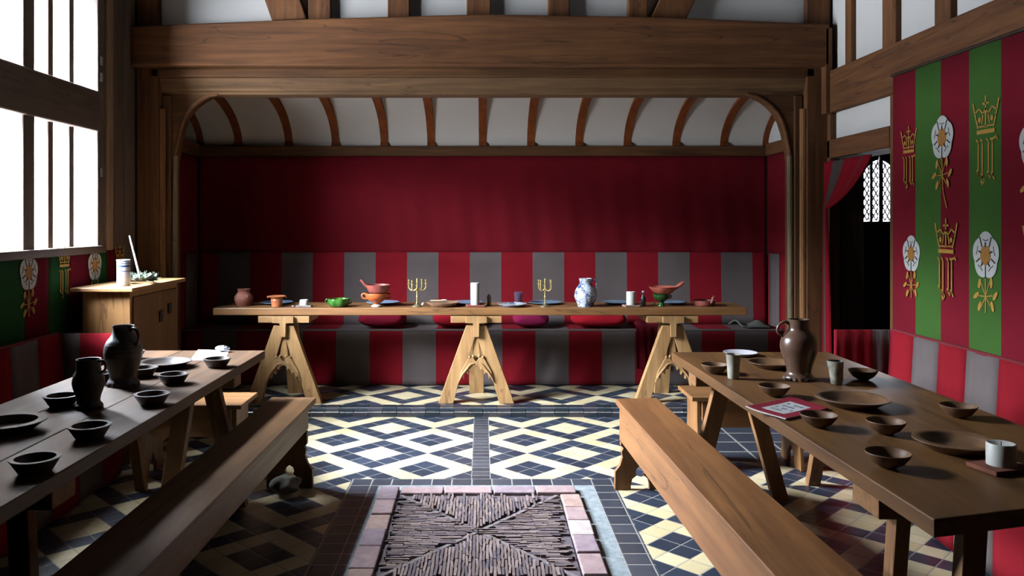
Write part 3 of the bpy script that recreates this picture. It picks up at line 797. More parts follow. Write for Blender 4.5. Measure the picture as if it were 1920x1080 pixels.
# ------------------------------------------------------------------ benches
def bench(label, pts, z=.49, th=.034, pal=OAK_M, ov=.010, ah=.185):
    (ax, ay), (bx, by), (cx, cy), (dx, dy) = pts     # far-inner, near-inner, near-outer, far-outer (inner = hall side)
    ox, oy = (ax + cx) / 2, (ay + cy) / 2
    b = thing('bench', label, 'bench', (ox, oy, 0))
    m = oak(pal, 'Y', .5, .6, .4)
    ring = [(ax, ay), (bx, by), (cx, cy), (dx, dy)]
    MB().loft([[(x, y, z - th) for x, y in ring], [(x, y, z) for x, y in ring]]).build('seat', m, b, bevel=.004)
    A, B, C, D = Vector((ax, ay, 0)), Vector((bx, by, 0)), Vector((cx, cy, 0)), Vector((dx, dy, 0))
    for P, Q, R in ((A, B, D), (D, C, A)):
        d = (Q - P).normalized(); n = (R - P); n = (n - d * n.dot(d)).normalized()
        p = P + d * .055 + n * (ov + .011); q = Q - d * .055 + n * (ov + .011); zz = Vector((0, 0, z - th - ah / 2 - .001))
        MB().bar(p + zz, q + zz, .022, ah).build('apron', m, b, bevel=.003)
    d = (B - A).normalized(); n = (D - A); wdt = (n - d * n.dot(d)).length; n = (n - d * n.dot(d)).normalized()
    mid0 = (A + D) / 2
    h = z - th - .001
    for o in (mid0 + d * .09, (B + C) / 2 - d * .12):
        hw = wdt / 2 - .0245 - ov
        r = [(hw, h), (hw, h), (hw + .026, .25), (hw + .012, .235), (hw + .022, .215), (hw + .016, .185), (hw + .030, .14), (hw + .056, .105), (hw + .058, .001), (.052, .001), (.052, .03), (.044, .062), (.02, .08), (.026, .098), (.02, .118), (0, .132)]
        r[0] = (hw, h); r[1] = (hw, h - ah - .004)
        r.insert(2, (hw + .026, h - ah - .005))
        poly = r + [(-u, v) for u, v in r[::-1][1:]]
        MB().extr(poly, lambda u, v, w: tuple(o + n * u + d * w + Vector((0, 0, v))), -.016, .016).build('end_board', oak(pal, 'Z', .55, .8), b, bevel=.003)
    return b
bench('long oak bench between the floor hearth and the table in front of the window', [(-.955, 4.65), (-.985, 1.75), (-1.235, 1.75), (-1.212, 4.66)], pal=((112, 78, 46), (164, 120, 76)), ov=.032, ah=.13)
bench('long oak bench between the floor hearth and the table with the brown jug', [(.758, 4.62), (.85, 1.75), (1.11, 1.75), (.995, 4.64)], pal=((122, 76, 40), (174, 118, 68)))
def form(label, x0, x1, y0, y1):
    b = thing('stool', label, 'stool', ((x0 + x1) / 2, (y0 + y1) / 2, 0), 'short plank stools at the table ends')
    m = oak(OAK_M, 'X', .5, .7, .4)
    MB().box(x0, x1, y0, y1, .424, .45).build('seat', m, b, bevel=.004)
    for ya in (y0 + .03, y1 - .05):
        MB().extr([(x0 + .07, .424), (x1 - .07, .424), (x1 - .07, .30), (x1 - .14, .26), (x0 + .14, .26), (x0 + .07, .30)], lambda u, v, w: (u, w, v), ya, ya + .02).build('apron', m, b, bevel=.002)
    for xa in (x0 + .045, x1 - .065):
        ym = (y0 + y1) / 2; hw = (y1 - y0) / 2 - .012
        r = [(hw - .045, .423), (hw - .045, .29), (hw - .03, .2), (hw - .01, .1), (hw, .001), (.06, .001), (.05, .07), (.02, .10), (0, .13)]
        MB().extr([(u, v) for u, v in r] + [(-u, v) for u, v in r[::-1][1:]], lambda u, v, w: (w, ym + u, v), xa, xa + .022).build('end_board', oak(OAK_M, 'Z', .5, .7), b, bevel=.002)
    return b
form('short plank stool beyond the table that bears the red leaflet', 1.25, 1.97, 4.84, 5.19)
form('short plank stool beyond the table in front of the window', -2.02, -1.38, 4.63, 4.98)

# ------------------------------------------------------------------ cabinet with its things
cb = thing('cabinet', 'tall plain oak cabinet standing in the corner past the window', 'cabinet', (-2.3, 5.4, 0))
CW = oak(((176, 124, 70), (222, 168, 106)), 'Z', .55, .5, .35)
MB().box(-2.47, -2.175, 5.0, 5.77, .001, 1.068).build('body', CW, cb, bevel=.004)
MB().box(-2.515, -2.135, 4.94, 5.83, 1.069, 1.093).build('top', oak(((168, 122, 74), (208, 162, 108)), 'Y', .4, .5, .5), cb, bevel=.004)
MB().box(-2.174, -2.164, 5.03, 5.74, .05, 1.03).build('door', oak(((112, 76, 42), (150, 106, 62)), 'Z', .55, .5), cb, bevel=.003)
for y, z in ((5.60, .90), (5.45, .86)):
    MB().box(-2.1635, -2.157, y - .03, y + .03, z - .035, z + .035).build('lock_plate', plain((30, 28, 28), .5, .4, .5), cb, bevel=.002)
ZC = 1.0945
p = on(229, 536, ZC)
jar = thing('canister', 'white canister with blue bands standing on the oak cabinet', 'canister', (p.x, p.y + .02, ZC))
MB().lathe([(.0, 0), (.037, 0), (.040, .004), (.040, .150), (.037, .154), (0, .154)], 32).build('body', plain((206, 212, 224), .3, .5), jar, world=False, smooth=40)
for z0, z1 in ((.118, .130), (.138, .143), (.09, .095)):
    MB().lathe([(.0402, z0), (.0408, z0), (.0408, z1), (.0402, z1)], 32, cap=False).build('blue_band', plain((60, 84, 134), .3), jar, world=False, smooth=40)
MB().lathe([(0, .1545), (.041, .1545), (.042, .158), (.041, .164), (0, .165)], 32).build('lid', plain((214, 218, 226), .3), jar, world=False, smooth=40)
p0 = on(261, 531, ZC)
wr_ = thing('wreath', 'small wreath of dark green leaves lying on the oak cabinet', 'wreath', (p0.x, p0.y, ZC))
ring = [(.088 * math.cos(2 * PI * i / 28), .066 * math.sin(2 * PI * i / 28), .022) for i in range(28)]
MB().loft([[Vector(c) + Vector((math.cos(2 * PI * i / 28) * .010 * math.cos(a), math.sin(2 * PI * i / 28) * .010 * math.cos(a), .010 * math.sin(a))) for a in [2 * PI * j / 6 for j in range(6)]] for i, c in enumerate(ring)], close=True).build('twig_ring', plain((72, 58, 40), .9), wr_, world=False, smooth=60)
lv = MB()
for i in range(330):
    a = random.uniform(0, 2 * PI); c = Vector((.088 * math.cos(a), .066 * math.sin(a), .022))
    d = Vector((random.gauss(0, 1) - math.sin(a), random.gauss(0, 1) + math.cos(a), random.gauss(1.0, .7))).normalized()
    sd = d.cross(Vector((random.random(), random.random(), 1))).normalized(); L = random.uniform(.034, .062); w = L * .2
    q = c + d * L
    pts = [c, c + d * L * .45 + sd * w, q, c + d * L * .45 - sd * w]
    nn = d.cross(sd) * .0012
    pts2 = [x + nn for x in pts]
    if min(x.z for x in pts + pts2) < .002: continue
    lv.loft([pts, pts2], random.randrange(3))
lv.build('leaves', [plain((52, 74, 48), .6), plain((86, 104, 78), .55), plain((150, 158, 146), .5)], wr_, world=False)['kind'] = 'stuff'
pa, pb = Vector((p0.x + .005, p0.y + .045, ZC + .03)), None
ts = at(262, 512, p0.y + .03); te = at(243, 442, p0.y + .03)
tap = thing('taper_candle', 'thin white taper leaning up out of the leaf wreath', 'candle', tuple(ts))
MB().tube([ts - Vector((0, 0, .02)) + (ts - te) * .05, te], [.0075, .0055], 12).build('stick', plain((236, 240, 246), .4), tap, smooth=50)
MB().tube([te, te + Vector((-.001, 0, .008))], .0012, 6).build('wick', plain((40, 36, 34), .9), tap)

# ------------------------------------------------------------------ tableware
def jug(name, label, cat, base, prof, mat, hand, rz, foot=0, ribs=0, handle_r=(.011, .008), group=None, flare=1.0, lobes=13):
    t = thing(name, label, cat, tuple(base), group, rz)
    def mod(a, r, z):
        k = 1.0
        if foot and z < foot: k += .07 * (1 - z / foot) * math.cos(a * lobes)
        return k
    pp = []
    for i, (r, z) in enumerate(prof):
        pp.append((r, z))
    if ribs:
        out = []
        for (r0, z0), (r1, z1) in zip(prof[:-1], prof[1:]):
            n = max(1, int(abs(z1 - z0) / .0035)) if z0 > foot and z1 > z0 else 1
            for k in range(n):
                q = k / n; out.append((r0 + (r1 - r0) * q + (ribs if k % 2 else 0), z0 + (z1 - z0) * q))
        pp = out + [prof[-1]]
    MB().lathe(pp, 52, mod=mod).build('body', mat, t, world=False, smooth=40)
    hs = [Vector((x, 0, z)) for x, z in hand]
    sm = []
    for i in range(len(hs) - 1):
        p0, p1, p2, p3 = hs[max(i - 1, 0)], hs[i], hs[i + 1], hs[min(i + 2, len(hs) - 1)]
        for k in range(5):
            q = k / 5; sm.append(.5 * ((2 * p1) + (p2 - p0) * q + (2 * p0 - 5 * p1 + 4 * p2 - p3) * q * q + (3 * p1 - p0 - 3 * p2 + p3) * q ** 3))
    sm.append(hs[-1])
    MB().tube(sm, [handle_r[0] + (handle_r[1] - handle_r[0]) * i / (len(sm) - 1) for i in range(len(sm))], 10, flat=.7).build('handle', mat, t, world=False, smooth=60)
    return t
def spline(pts, n=6):
    out = []
    for i in range(len(pts) - 1):
        p0, p1, p2, p3 = [Vector(pts[k]) for k in (max(i - 1, 0), i, i + 1, min(i + 2, len(pts) - 1))]
        for k in range(n):
            q = k / n; out.append(tuple(.5 * ((2 * p1) + (p2 - p0) * q + (2 * p0 - 5 * p1 + 4 * p2 - p3) * q * q + (3 * p1 - p0 - 3 * p2 + p3) * q ** 3)))
    return out + [tuple(pts[-1])]
STONE_D = mottled((50, 48, 46), (76, 72, 68), 12, .45, .5, .15); STONE_B = mottled((92, 66, 52), (124, 94, 76), 9, .28, .55, .08)
STONE_K = mottled((40, 36, 36), (62, 56, 54), 14, .5, .45, .2)
G = .0012
jp = spline([(.071, .004), (.068, .014), (.057, .030), (.056, .045), (.064, .075), (.080, .125), (.0855, .160), (.078, .195), (.058, .222), (.048, .238), (.047, .262), (.048, .284)], 5)
inner = [(.043, .284), (.041, .25), (.045, .22), (0.0, .12)]
jug('jug', 'big glossy brown stoneware jug with a frilled foot on the dark table', 'jug', on(1498, 711, TZ) + Vector((0, 0, G)), [(0, .0), (.070, 0)] + jp + inner, STONE_B,
    [(.045, .262), (.066, .272), (.094, .252), (.098, .222), (.072, .200)], PI * .97, .02, lobes=18)
jp = spline([(.070, .004), (.068, .016), (.058, .034), (.060, .055), (.072, .095), (.082, .135), (.083, .160), (.074, .195), (.055, .222), (.046, .242), (.045, .262), (.048, .272)], 5)
inner = [(.043, .271), (.040, .245), (.045, .21), (0.0, .12)]
jug('jug', 'big ribbed dark grey stoneware jug with a frilled foot on the table by the window', 'jug', on(231, 722, TZ) + Vector((0, 0, G)), [(0, 0), (.069, 0)] + jp + inner, STONE_D,
    [(.044, .250), (.062, .262), (.084, .248), (.090, .215), (.076, .180)], -.35, .02, ribs=.0012)
jp = spline([(.052, .003), (.053, .014), (.044, .026), (.047, .050), (.057, .080), (.061, .105), (.056, .130), (.047, .152), (.0455, .180), (.047, .196)], 5)
inner = [(.042, .195), (.041, .16), (.05, .11), (0, .06)]
jug('tankard', 'smaller black stoneware drinking jug with a small loop handle near the window bowls', 'jug', on(166, 765, TZ) + Vector((0, 0, G)), [(0, 0), (.051, 0)] + jp + inner, STONE_K,
    [(.044, .185), (.060, .190), (.071, .175), (.070, .155), (.048, .140)], -.1, .016, handle_r=(.008, .006))
# bowls
BOWL_D = mottled((52, 42, 36), (78, 64, 54), 16, .5, .45, .15); BOWL_W = mottled((96, 66, 42), (138, 102, 70), 10, .45, .45, .15)
def rimmed(name, label, cat, pt, R, h, mat, rim, group, rz=0):
    t = MB().lathe([(0, 0), (R * .62, 0), (R * .66, .003), (R * .84, h * .55), (R * .95, h - .006), (R, h - .003), (R, h), (R * rim, h), (R * (rim - .05), h * .82), (R * .62, h * .28), (R * .5, h * .16), (0, h * .14)], 44)
    t.v = [(x + pt[0], y + pt[1], z + pt[2]) for x, y, z in t.v]
    return tag(t.build(name, mat, smooth=45), label, cat, group)
def bowl_on(px, py, R=.071, h=.044):
    q = on(px, py, TZ + h); return (q.x, q.y, TZ + G)
gl = 'rimmed dark bowls on the table by the window'
for px, py, lb, R in ((66, 858, 'dark flat-rimmed bowl at the near end of the row by the hall edge', .071), (168, 797, 'dark flat-rimmed bowl just in front of the black drinking jug', .071),
                   (116, 741, 'dark flat-rimmed bowl half hidden behind the black drinking jug', .071), (285, 738, 'dark flat-rimmed bowl beside the foot of the ribbed jug', .071),
                   (325, 701, 'grey rimmed bowl just in front of the large rimmed plate', .071), (267, 689, 'rimmed bowl tucked between the ribbed jug and the large plate', .071),
                   (407, 672, 'pale rimmed bowl by the paper at the far end of the table', .071), (184, 699, 'rimmed bowl seen between the black and the ribbed jugs', .068), (250, 658, 'small rimmed bowl behind the neck of the ribbed jug', .060)):
    rimmed('bowl', lb, 'bowl', bowl_on(px, py, R), R, .044, BOWL_D, .80, gl)
def plate_on(px, py, h=.03):
    q = on(px, py, TZ + h); return (q.x, q.y, TZ + G)
rimmed('plate', 'large dark plate cut by the picture edge on the window table', 'plate', plate_on(14, 789, .036), .128, .036, BOWL_D, .76, 'large plates on the table by the window')
rimmed('plate', 'large dark plate behind the ribbed jug next to the white paper', 'plate', plate_on(310, 677, .032), .132, .032, BOWL_D, .86, 'large plates on the table by the window')
def round_bowl(label, px, py, R=.066, h=.046, tilt=0):
    q = on(px, py, TZ + h)
    pr_ = [(0, 0), (R * .34, 0), (R * .40, .003), (R * .70, h * .32), (R * .92, h * .74), (R, h - .002), (R * .975, h), (R * .94, h - .002), (R * .86, h * .72), (R * .62, h * .36), (R * .3, h * .18), (0, h * .15)]
    t = MB().lathe(pr_, 44, (q.x, q.y, TZ + G))
    return tag(t.build('bowl', BOWL_W, smooth=60), label, 'bowl', 'turned wooden bowls on the dark table')
for a in (('wooden bowl standing behind the pale beaker', 1340, 683), ('wooden bowl in front of the foot of the brown jug', 1452, 723), ('wooden bowl overlapping the corner of the red leaflet', 1535, 777),
          ('wooden bowl beyond the rough horn cup', 1618, 694), ('wooden bowl beside the darkest large plate, the farther of two', 1661, 789), ('wooden bowl nearest the bench end of the dark table', 1665, 848), ('wooden bowl close to the striped settle back', 1797, 760)):
    round_bowl(a[0], a[1], a[2])
rimmed('plate', 'large wooden plate partly behind the brown jug', 'plate', plate_on(1447, 678, .03), .122, .03, BOWL_W, .88, 'large wooden plates on the dark table')
rimmed('plate', 'large wooden plate between the red leaflet and the settle', 'plate', plate_on(1598, 745, .034), .142, .034, BOWL_W, .88, 'large wooden plates on the dark table')
rimmed('plate', 'large wooden plate behind the white pillar candle on the dark table', 'plate', plate_on(1792, 824, .034), .130, .034, BOWL_W, .80, 'large wooden plates on the dark table')
# beaker, horn cup
q = on(1375, 710, TZ)
HORN = mottled((150, 146, 130), (196, 192, 176), 12, .35, .5, .1)
tag(MB().lathe([(0, 0), (.024, 0), (.026, .004), (.029, .05), (.034, .113), (.035, .116), (.032, .116), (.028, .06), (0, .02)], 36, (q.x, q.y, TZ + G)).build('beaker', HORN, smooth=50), 'pale straight beaker in front of the white paper plate', 'beaker')
q = on(1569, 721, TZ)
mb = MB(); loops = []
for r, z in ((.020, 0), (.024, .002), (.028, .03), (.030, .06), (.034, .085), (.037, .108), (.034, .108), (.029, .07), (.004, .02)):
    loops.append([Vector((q.x - .10 * z + .06 * z * z * 8 + r * (1 + .06 * math.sin(3 * a + z * 60)) * math.cos(a), q.y + r * (1 + .06 * math.sin(3 * a + z * 60)) * math.sin(a), TZ + G + z)) for a in [2 * PI * j / 30 for j in range(30)]])
tag(mb.loft(loops).build('horn_cup', mottled((120, 116, 100), (176, 172, 154), 18, .4, .5, .25), smooth=60), 'rough wavy horn cup beside the brown jug', 'cup')
# white paper plate with red print
q = on(1388, 660, TZ + .02)
pp = thing('paper_plate', 'white paper plate with a red print at the far corner of the dark table', 'plate', (q.x, q.y, TZ + G))
MB().lathe([(0, 0), (.06, 0), (.066, .002), (.088, .017), (.0925, .018), (.0925, .0195), (.087, .0192), (.064, .004), (0, .002)], 48, cap=True).build('dish', plain((226, 222, 230), .5), pp, world=False, smooth=50)
pm = MB()
P = lambda u, v, w: (u, v, .0021 + w)
blob(pm, ell(.0, .005, .034, .012, .3), P, 0, .0006, 0); blob(pm, ell(-.012, -.022, .018, .010, -.4), P, 0, .0006, 0); ribbon(pm, [(-.04, .01), (-.02, .03), (.02, .032), (.045, .014)], .006, P, .0006)
pm.build('red_print', plain((200, 66, 62), .6), pp, world=False)
# leaflet
lc = [on(1398, 766, TZ + .004), on(1473, 787, TZ + .004), on(1553, 767, TZ + .004), on(1486, 747, TZ + .004)]
ctr = sum(lc, Vector()) / 4
lf = thing('leaflet', 'red leaflet with a pale text panel at the edge of the dark table', 'leaflet', (ctr.x, ctr.y, TZ + G))
def lp(u, v, w):                                  # u, v in -1..1
    a = lc[0].lerp(lc[1], (u + 1) / 2); b = lc[3].lerp(lc[2], (u + 1) / 2); p = a.lerp(b, (v + 1) / 2)
    cz = .004 + .010 * max(0, -u - .2) ** 2 + .003 * (v * v)
    return (p.x - ctr.x, p.y - ctr.y, cz + w)
def lgrid(u0, u1, v0, v1, w, n=10): return MB().grid(lambda a, b: lp(u0 + (u1 - u0) * a, v0 + (v1 - v0) * b, w), n, n)
lgrid(-1, 1, -1, 1, -.0015).build('pages', plain((206, 200, 198), .6), lf, world=False, solid=.004, closed=False)
lgrid(-.97, 1, -.97, 1, .0012).build('cover', plain((158, 36, 58), .45), lf, world=False, solid=.0008, closed=False)
lgrid(-.58, .55, -.66, .58, .002).build('text_panel', plain((206, 204, 204), .6), lf, world=False, solid=.0005, closed=False)
tx = MB()
for row, v in enumerate((.34, .08, -.18, -.42)):
    u = -.42 + (.06 if row % 2 else 0)
    while u < .40:
        L = random.uniform(.05, .13)
        if random.random() < .8:
            for k in range(int(L / .03) + 1):
                uu = u + k * .03
                ribbon(tx, [(uu, v - .06), (uu + .008, v + .05)], .016, lambda a, b, w: lp(a, b, .0025 + w), .0005)
            ribbon(tx, [(u, v + .04), (u + L, v + .045)], .02, lambda a, b, w: lp(a, b, .0025 + w), .0005)
        u += L + .07
tx.build('printing', plain((92, 98, 112), .7), lf, world=False)
# pillar candles
WAX = plain((226, 226, 216), .45, .45, 0, .06)
def candle(label, pt, r, h, base_mat, bs, z0, rz=.2, base='tile', wonky=.0, wk=True):
    t = thing('pillar_candle', label, 'candle', (pt[0], pt[1], z0))
    bh = .014
    MB().box(-bs[0], bs[0], -bs[1], bs[1], 0, bh).build(base, base_mat, t, world=False, bevel=.002)
    MB().lathe([(0, bh + .0005), (r, bh + .0005), (r, bh + h - .004), (r - .003, bh + h), (r * .7, bh + h - .003), (r * .3, bh + h - .010), (0, bh + h - .011)], 36, mod=lambda a, rr, z: 1 + (wonky * math.sin(3 * a + z * 30) if z > bh + .01 else 0)).build('wax', WAX, t, world=False, smooth=50)
    MB().tube([(0, 0, bh + h - .011), (.001, 0, bh + h + .004)], .0012, 6).build('wick', plain((36, 30, 28), .9), t, world=False)
    t.rotation_euler = (0, 0, rz); return t
q = on(1877, 872, TZ + .014)
candle('thick white pillar candle on a reddish block at the near end of the dark table', (q.x, q.y), .040, .066, mottled((110, 60, 44), (146, 88, 66), 9), (.075, .055), TZ + G, .25)
# paper with tissue
pc4 = [on(356, 676, TZ), on(420, 677.5, TZ), on(430, 658, TZ), on(372, 656, TZ)]
tag(MB().loft([[(p.x, p.y, TZ + G) for p in pc4], [(p.x, p.y, TZ + G + .0012) for p in pc4]]).build('paper_sheet', plain((236, 234, 240), .6)), 'blank white paper sheet at the far end of the window table', 'paper')
q = on(418, 660, TZ)
tis = MB(); loops = []
for j in range(7):
    ph = -PI / 2 + PI * j / 6
    loops.append([Vector((q.x + (.036 * math.cos(ph) + .001) * math.cos(a) * (1 + .3 * math.sin(5 * a + j)), q.y + (.024 * math.cos(ph) + .001) * math.sin(a) * (1 + .25 * math.cos(4 * a + j)), TZ + .0045 + .014 * (1 + math.sin(ph)) * (1 + .25 * math.sin(3 * a + j)))) for a in [2 * PI * i / 18 for i in range(18)]])
tag(tis.loft(loops).build('tissue', plain((196, 200, 206), .7)), 'small crumpled white tissue on the corner of the paper sheet', 'tissue')

# ------------------------------------------------------------------ things on the high table
Z1 = HT1 + G
def hx(px, y=6.5): return (px - 905) * y / F
def hz(py, y): return H - (py - CY) * y / F
CLAY = mottled((132, 74, 60), (166, 104, 86), 9, .6, .35, .1); TERRA = mottled((176, 96, 56), (206, 128, 82), 10, .4, .45, .08); ORANGE = mottled((196, 92, 44), (224, 122, 70), 7, .35, .5, .05)
REDC2 = mottled((142, 66, 58), (172, 92, 80), 9, .5, .4, .08); GREEN = mottled((38, 88, 30), (74, 128, 50), 14, .22, .55, .06); GREEN_D = mottled((22, 58, 24), (52, 104, 44), 14, .2, .55, .06)
pot = thing('clay_pot', 'rounded brownish clay pot at the shaded end of the high table', 'pot', (hx(457), 6.5, Z1))
MB().lathe([(0, 0)] + spline([(.05, 0), (.062, .018), (.073, .048), (.070, .075), (.052, .100), (.046, .112), (.049, .126), (.052, .134)], 4) + [(.047, .134), (.042, .11), (.06, .06), (0, .02)], 40, mod=lambda a, r, z: 1 + .01 * math.sin(a * 3)).build('body', CLAY, pot, world=False, smooth=50)
MB().extr([(-.045, .05), (.03, .045), (.05, .085), (-.03, .10)], lambda u, v, w: (u, -.071 - w + .02 * (u / .05) ** 2 + abs(v - .06) * .12, v), 0, .006).build('patch', mottled((168, 122, 108), (190, 146, 130), 9), pot, world=False, smooth=40)
fp = thing('flared_pot', 'small terracotta pot with a flared rim on the high table', 'pot', (hx(519, 6.42), 6.42, Z1))
MB().lathe([(0, 0)] + spline([(.038, 0), (.041, .01), (.043, .035), (.046, .052), (.043, .062), (.050, .072), (.068, .080), (.070, .085)], 4) + [(.064, .087), (.044, .075), (.038, .05), (0, .012)], 40).build('body', TERRA, fp, world=False, smooth=50)
MB().tube([(.066, 0, .082), (.074, 0, .078), (.069, 0, .07)], .006, 8).build('lug', TERRA, fp, world=False, smooth=60)
MB().tube([(-.066, 0, .082), (-.074, 0, .078), (-.069, 0, .07)], .006, 8).build('lug', TERRA, fp, world=False, smooth=60)
BLUEP = mottled((104, 132, 160), (142, 168, 192), 8, .3, .5, .03)
def bplate(px, label, R=.135, y=6.645):
    q = MB().lathe([(0, 0), (R * .55, 0), (R * .62, .004), (R * .97, .013), (R, .015), (R, .018), (R * .96, .0175), (R * .6, .007), (0, .005)], 44, (hx(px, y), y, Z1))
    tag(q.build('plate', BLUEP, smooth=50), label, 'plate', 'pale blue plates along the high table')
bplate(518, 'pale blue plate behind the flared terracotta pot')
bplate(718, 'pale blue plate behind the orange cup and pan')
bplate(873, 'pale blue plate behind the tall white candle')
bplate(1022, 'pale blue plate behind the candelabrum next to the purple glass')
bplate(1160, 'pale blue plate behind the pillar candle right of the jug'.replace('right of', 'beside'))
bplate(1262, 'pale blue plate behind the green footed bowl', .11)
# stub candle on block
candle('short white candle stub on a pale block on the high table', (hx(570, 6.42), 6.42), .034, .042, mottled((120, 110, 104), (150, 140, 132), 9), (.060, .045), Z1, .1, 'block')
tag(MB().lathe([(0, 0), (.008, .002), (.010, .006), (.006, .010), (0, .011)], 12, (hx(549, 6.4), 6.4, Z1)).build('wax_lump', WAX, smooth=60), 'tiny white wax lump beside the candle stub', 'wax')
# green lobed bowl
gb = thing('lobed_bowl', 'bright green glazed lobed bowl with two small handles', 'bowl', (hx(635, 6.42), 6.42, Z1))
MB().lathe([(0, 0)] + spline([(.055, 0), (.070, .008), (.084, .03), (.086, .05), (.084, .064)], 4) + [(.079, .064), (.074, .03), (0, .012)], 60, mod=lambda a, r, z: 1 + (.055 * abs(math.sin(a * 4)) - .03)).build('body', GREEN, gb, world=False, smooth=50)
for s in (-1, 1):
    MB().tube(spline([(s * .082, 0, .056), (s * .098, 0, .058), (s * .104, 0, .044), (s * .096, 0, .030), (s * .084, 0, .026)], 4), .0055, 8).build('handle', GREEN_D, gb, world=False, smooth=60)
for k in range(3):
    MB().lathe([(0, -.006), (.006, 0), (0, .006)], 8, (-.03 + .03 * k, -.075 + .012 * (k % 2), .070)).build('rim_knob', GREEN, gb, world=False, smooth=60)
# orange footed cup with pan on top
yc = 6.43
oc = thing('footed_cup', 'orange two-handled footed cup carrying a brown pan', 'cup', (hx(706, yc), yc, Z1))
MB().lathe([(0, 0)] + spline([(.040, 0), (.038, .008), (.026, .018), (.026, .026), (.050, .042), (.078, .066), (.088, .092), (.088, .106)], 4) + [(.083, .106), (.07, .07), (0, .04)], 44).build('body', ORANGE, oc, world=False, smooth=50)
MB().lathe([(.0385, .0005), (.041, .0005), (.0405, .010), (.028, .018), (.027, .017)], 36, cap=False).build('foot_ring', plain((206, 190, 180), .5), oc, world=False, smooth=50)
for s in (-1, 1):
    MB().tube(spline([(s * .085, 0, .098), (s * .104, 0, .102), (s * .116, 0, .088), (s * .108, 0, .068), (s * .078, 0, .062)], 4), [.007] * 17, 8).build('handle', ORANGE, oc, world=False, smooth=60)
zp = Z1 + .1075
pn = thing('pan', 'brown handled earthenware pan stacked on the orange cup', 'pan', (hx(709, yc), yc, zp))
MB().lathe([(0, 0)] + spline([(.066, 0), (.078, .014), (.090, .046), (.096, .066)], 4) + [(.090, .066), (.074, .02), (0, .008)], 44).build('body', REDC2, pn, world=False, smooth=50)
MB().tube(spline([(-.088, 0, .050), (-.108, 0, .070), (-.126, 0, .092), (-.140, 0, .105)], 4), [.012, .012, .012, .012, .012, .012, .012, .012, .011, .011, .010, .010, .010], 10).build('handle', REDC2, pn, world=False, smooth=60)
for a in (-2.4, -.7, 1.6):
    pass
# candelabra
BRASS = plain((226, 200, 122), .35, .6, .35, .1)
def candelabrum(label, X, Y, angs, rad, rz=0):
    t = thing('candelabrum', label, 'candelabrum', (X, Y, Z1), 'brass candelabra on the high table')
    MB().lathe([(0, 0)] + spline([(.042, 0), (.042, .004), (.034, .010), (.018, .016), (.010, .026), (.007, .034)], 3) + [(0, .034)], 28).build('base', plain((196, 186, 150), .3, .5, .8), t, world=False, smooth=50)
    MB().lathe([(0, .0345), (.0055, .0345), (.0055, .07), (.009, .076), (.0055, .082), (.005, .12), (.0085, .128), (.005, .135), (.005, .165), (0, .166)], 16).build('stem', BRASS, t, world=False, smooth=50)
    def cup(x, y, z): return MB().lathe([(0, z), (.012, z + .001), (.012, z + .004), (.005, z + .006), (.0055, z + .022), (.0085, z + .028), (.0085, z + .034), (0, z + .034)], 14, (x, y, 0))
    for a, r, zt in [(a, r, z) for (a, r, z) in angs]:
        c, s = math.cos(a), math.sin(a)
        arm = MB().tube(spline([(0, 0, .145), (c * r * .35, s * r * .35, .128), (c * r * .75, s * r * .75, .130), (c * r, s * r, .150), (c * r, s * r, zt)], 5), .0046, 8).build('arm', BRASS, t, world=False, smooth=60)
        cup(c * r, s * r, zt + .0005).build('candle_cup', BRASS, arm, world=False, smooth=50)
    cup(0, 0, .1665).build('candle_cup', BRASS, t, world=False, smooth=50)
    MB().lathe([(.0045, .2006), (.007, .203), (.005, .222), (0, .226)], 12).build('finial', BRASS, t, world=False, smooth=60)
    t.rotation_euler = (0, 0, rz); return t
candelabrum('brass five-branched candelabrum nearer the brown pan on the high table', hx(782, 6.43), 6.43, [(.35, .072, .178), (PI - .35, .072, .178), (1.15, .080, .178), (PI + 1.15, .080, .178)], .07)
candelabrum('brass five-branched candelabrum nearer the purple glass on the high table', hx(1022, 6.43), 6.43, [(.55, .052, .178), (PI - .2, .05, .178), (-.6, .056, .178), (PI + .85, .056, .178)], .05)
tag(MB().lathe([(0, 0), (.008, .002), (.0125, .010), (.012, .017), (.006, .024), (0, .025)], 16, (hx(793, 6.5), 6.5, Z1)).build('ball', plain((230, 226, 218), .4), smooth=60), 'small white ball beside the candelabrum nearer the brown pan', 'ball')
# earthenware dish with wooden spoon
dh = MB().lathe([(0, 0), (.09, 0), (.098, .006), (.130, .030), (.132, .034), (.126, .035), (.095, .012), (0, .008)], 48, (hx(830, 6.46), 6.46, Z1))
tag(dh.build('dish', mottled((150, 110, 84), (186, 150, 120), 9, .5, .4, .05), smooth=50), 'wide shallow earthenware dish holding a pale spoon', 'dish')
sx, sy = hx(830, 6.46), 6.46
sp_ = thing('spoon', 'pale wooden spoon lying across the shallow earthenware dish', 'spoon', (sx, sy, Z1 + .01))
MB().tube([(-.01, -.02, .037), (-.10, .02, .034)], [.006, .005], 8).build('handle', plain((190, 164, 128), .6), sp_, world=False, smooth=60)
MB().lathe([(0, -.008), (.012, -.006), (.019, 0), (.012, .006), (0, .008)], 16, (.012, -.03, .040), mat=Matrix(((1.5, 0, 0), (0, 1, 0), (0, 0, 1)))).build('bowl', plain((206, 196, 180), .5), sp_, world=False, smooth=60)
candle('tall white pillar candle on a red tile in the middle of the high table', (hx(891, 6.43), 6.43), .035, .175, mottled((132, 66, 56), (160, 92, 78), 9), (.070, .055), Z1, .12, wonky=.05)
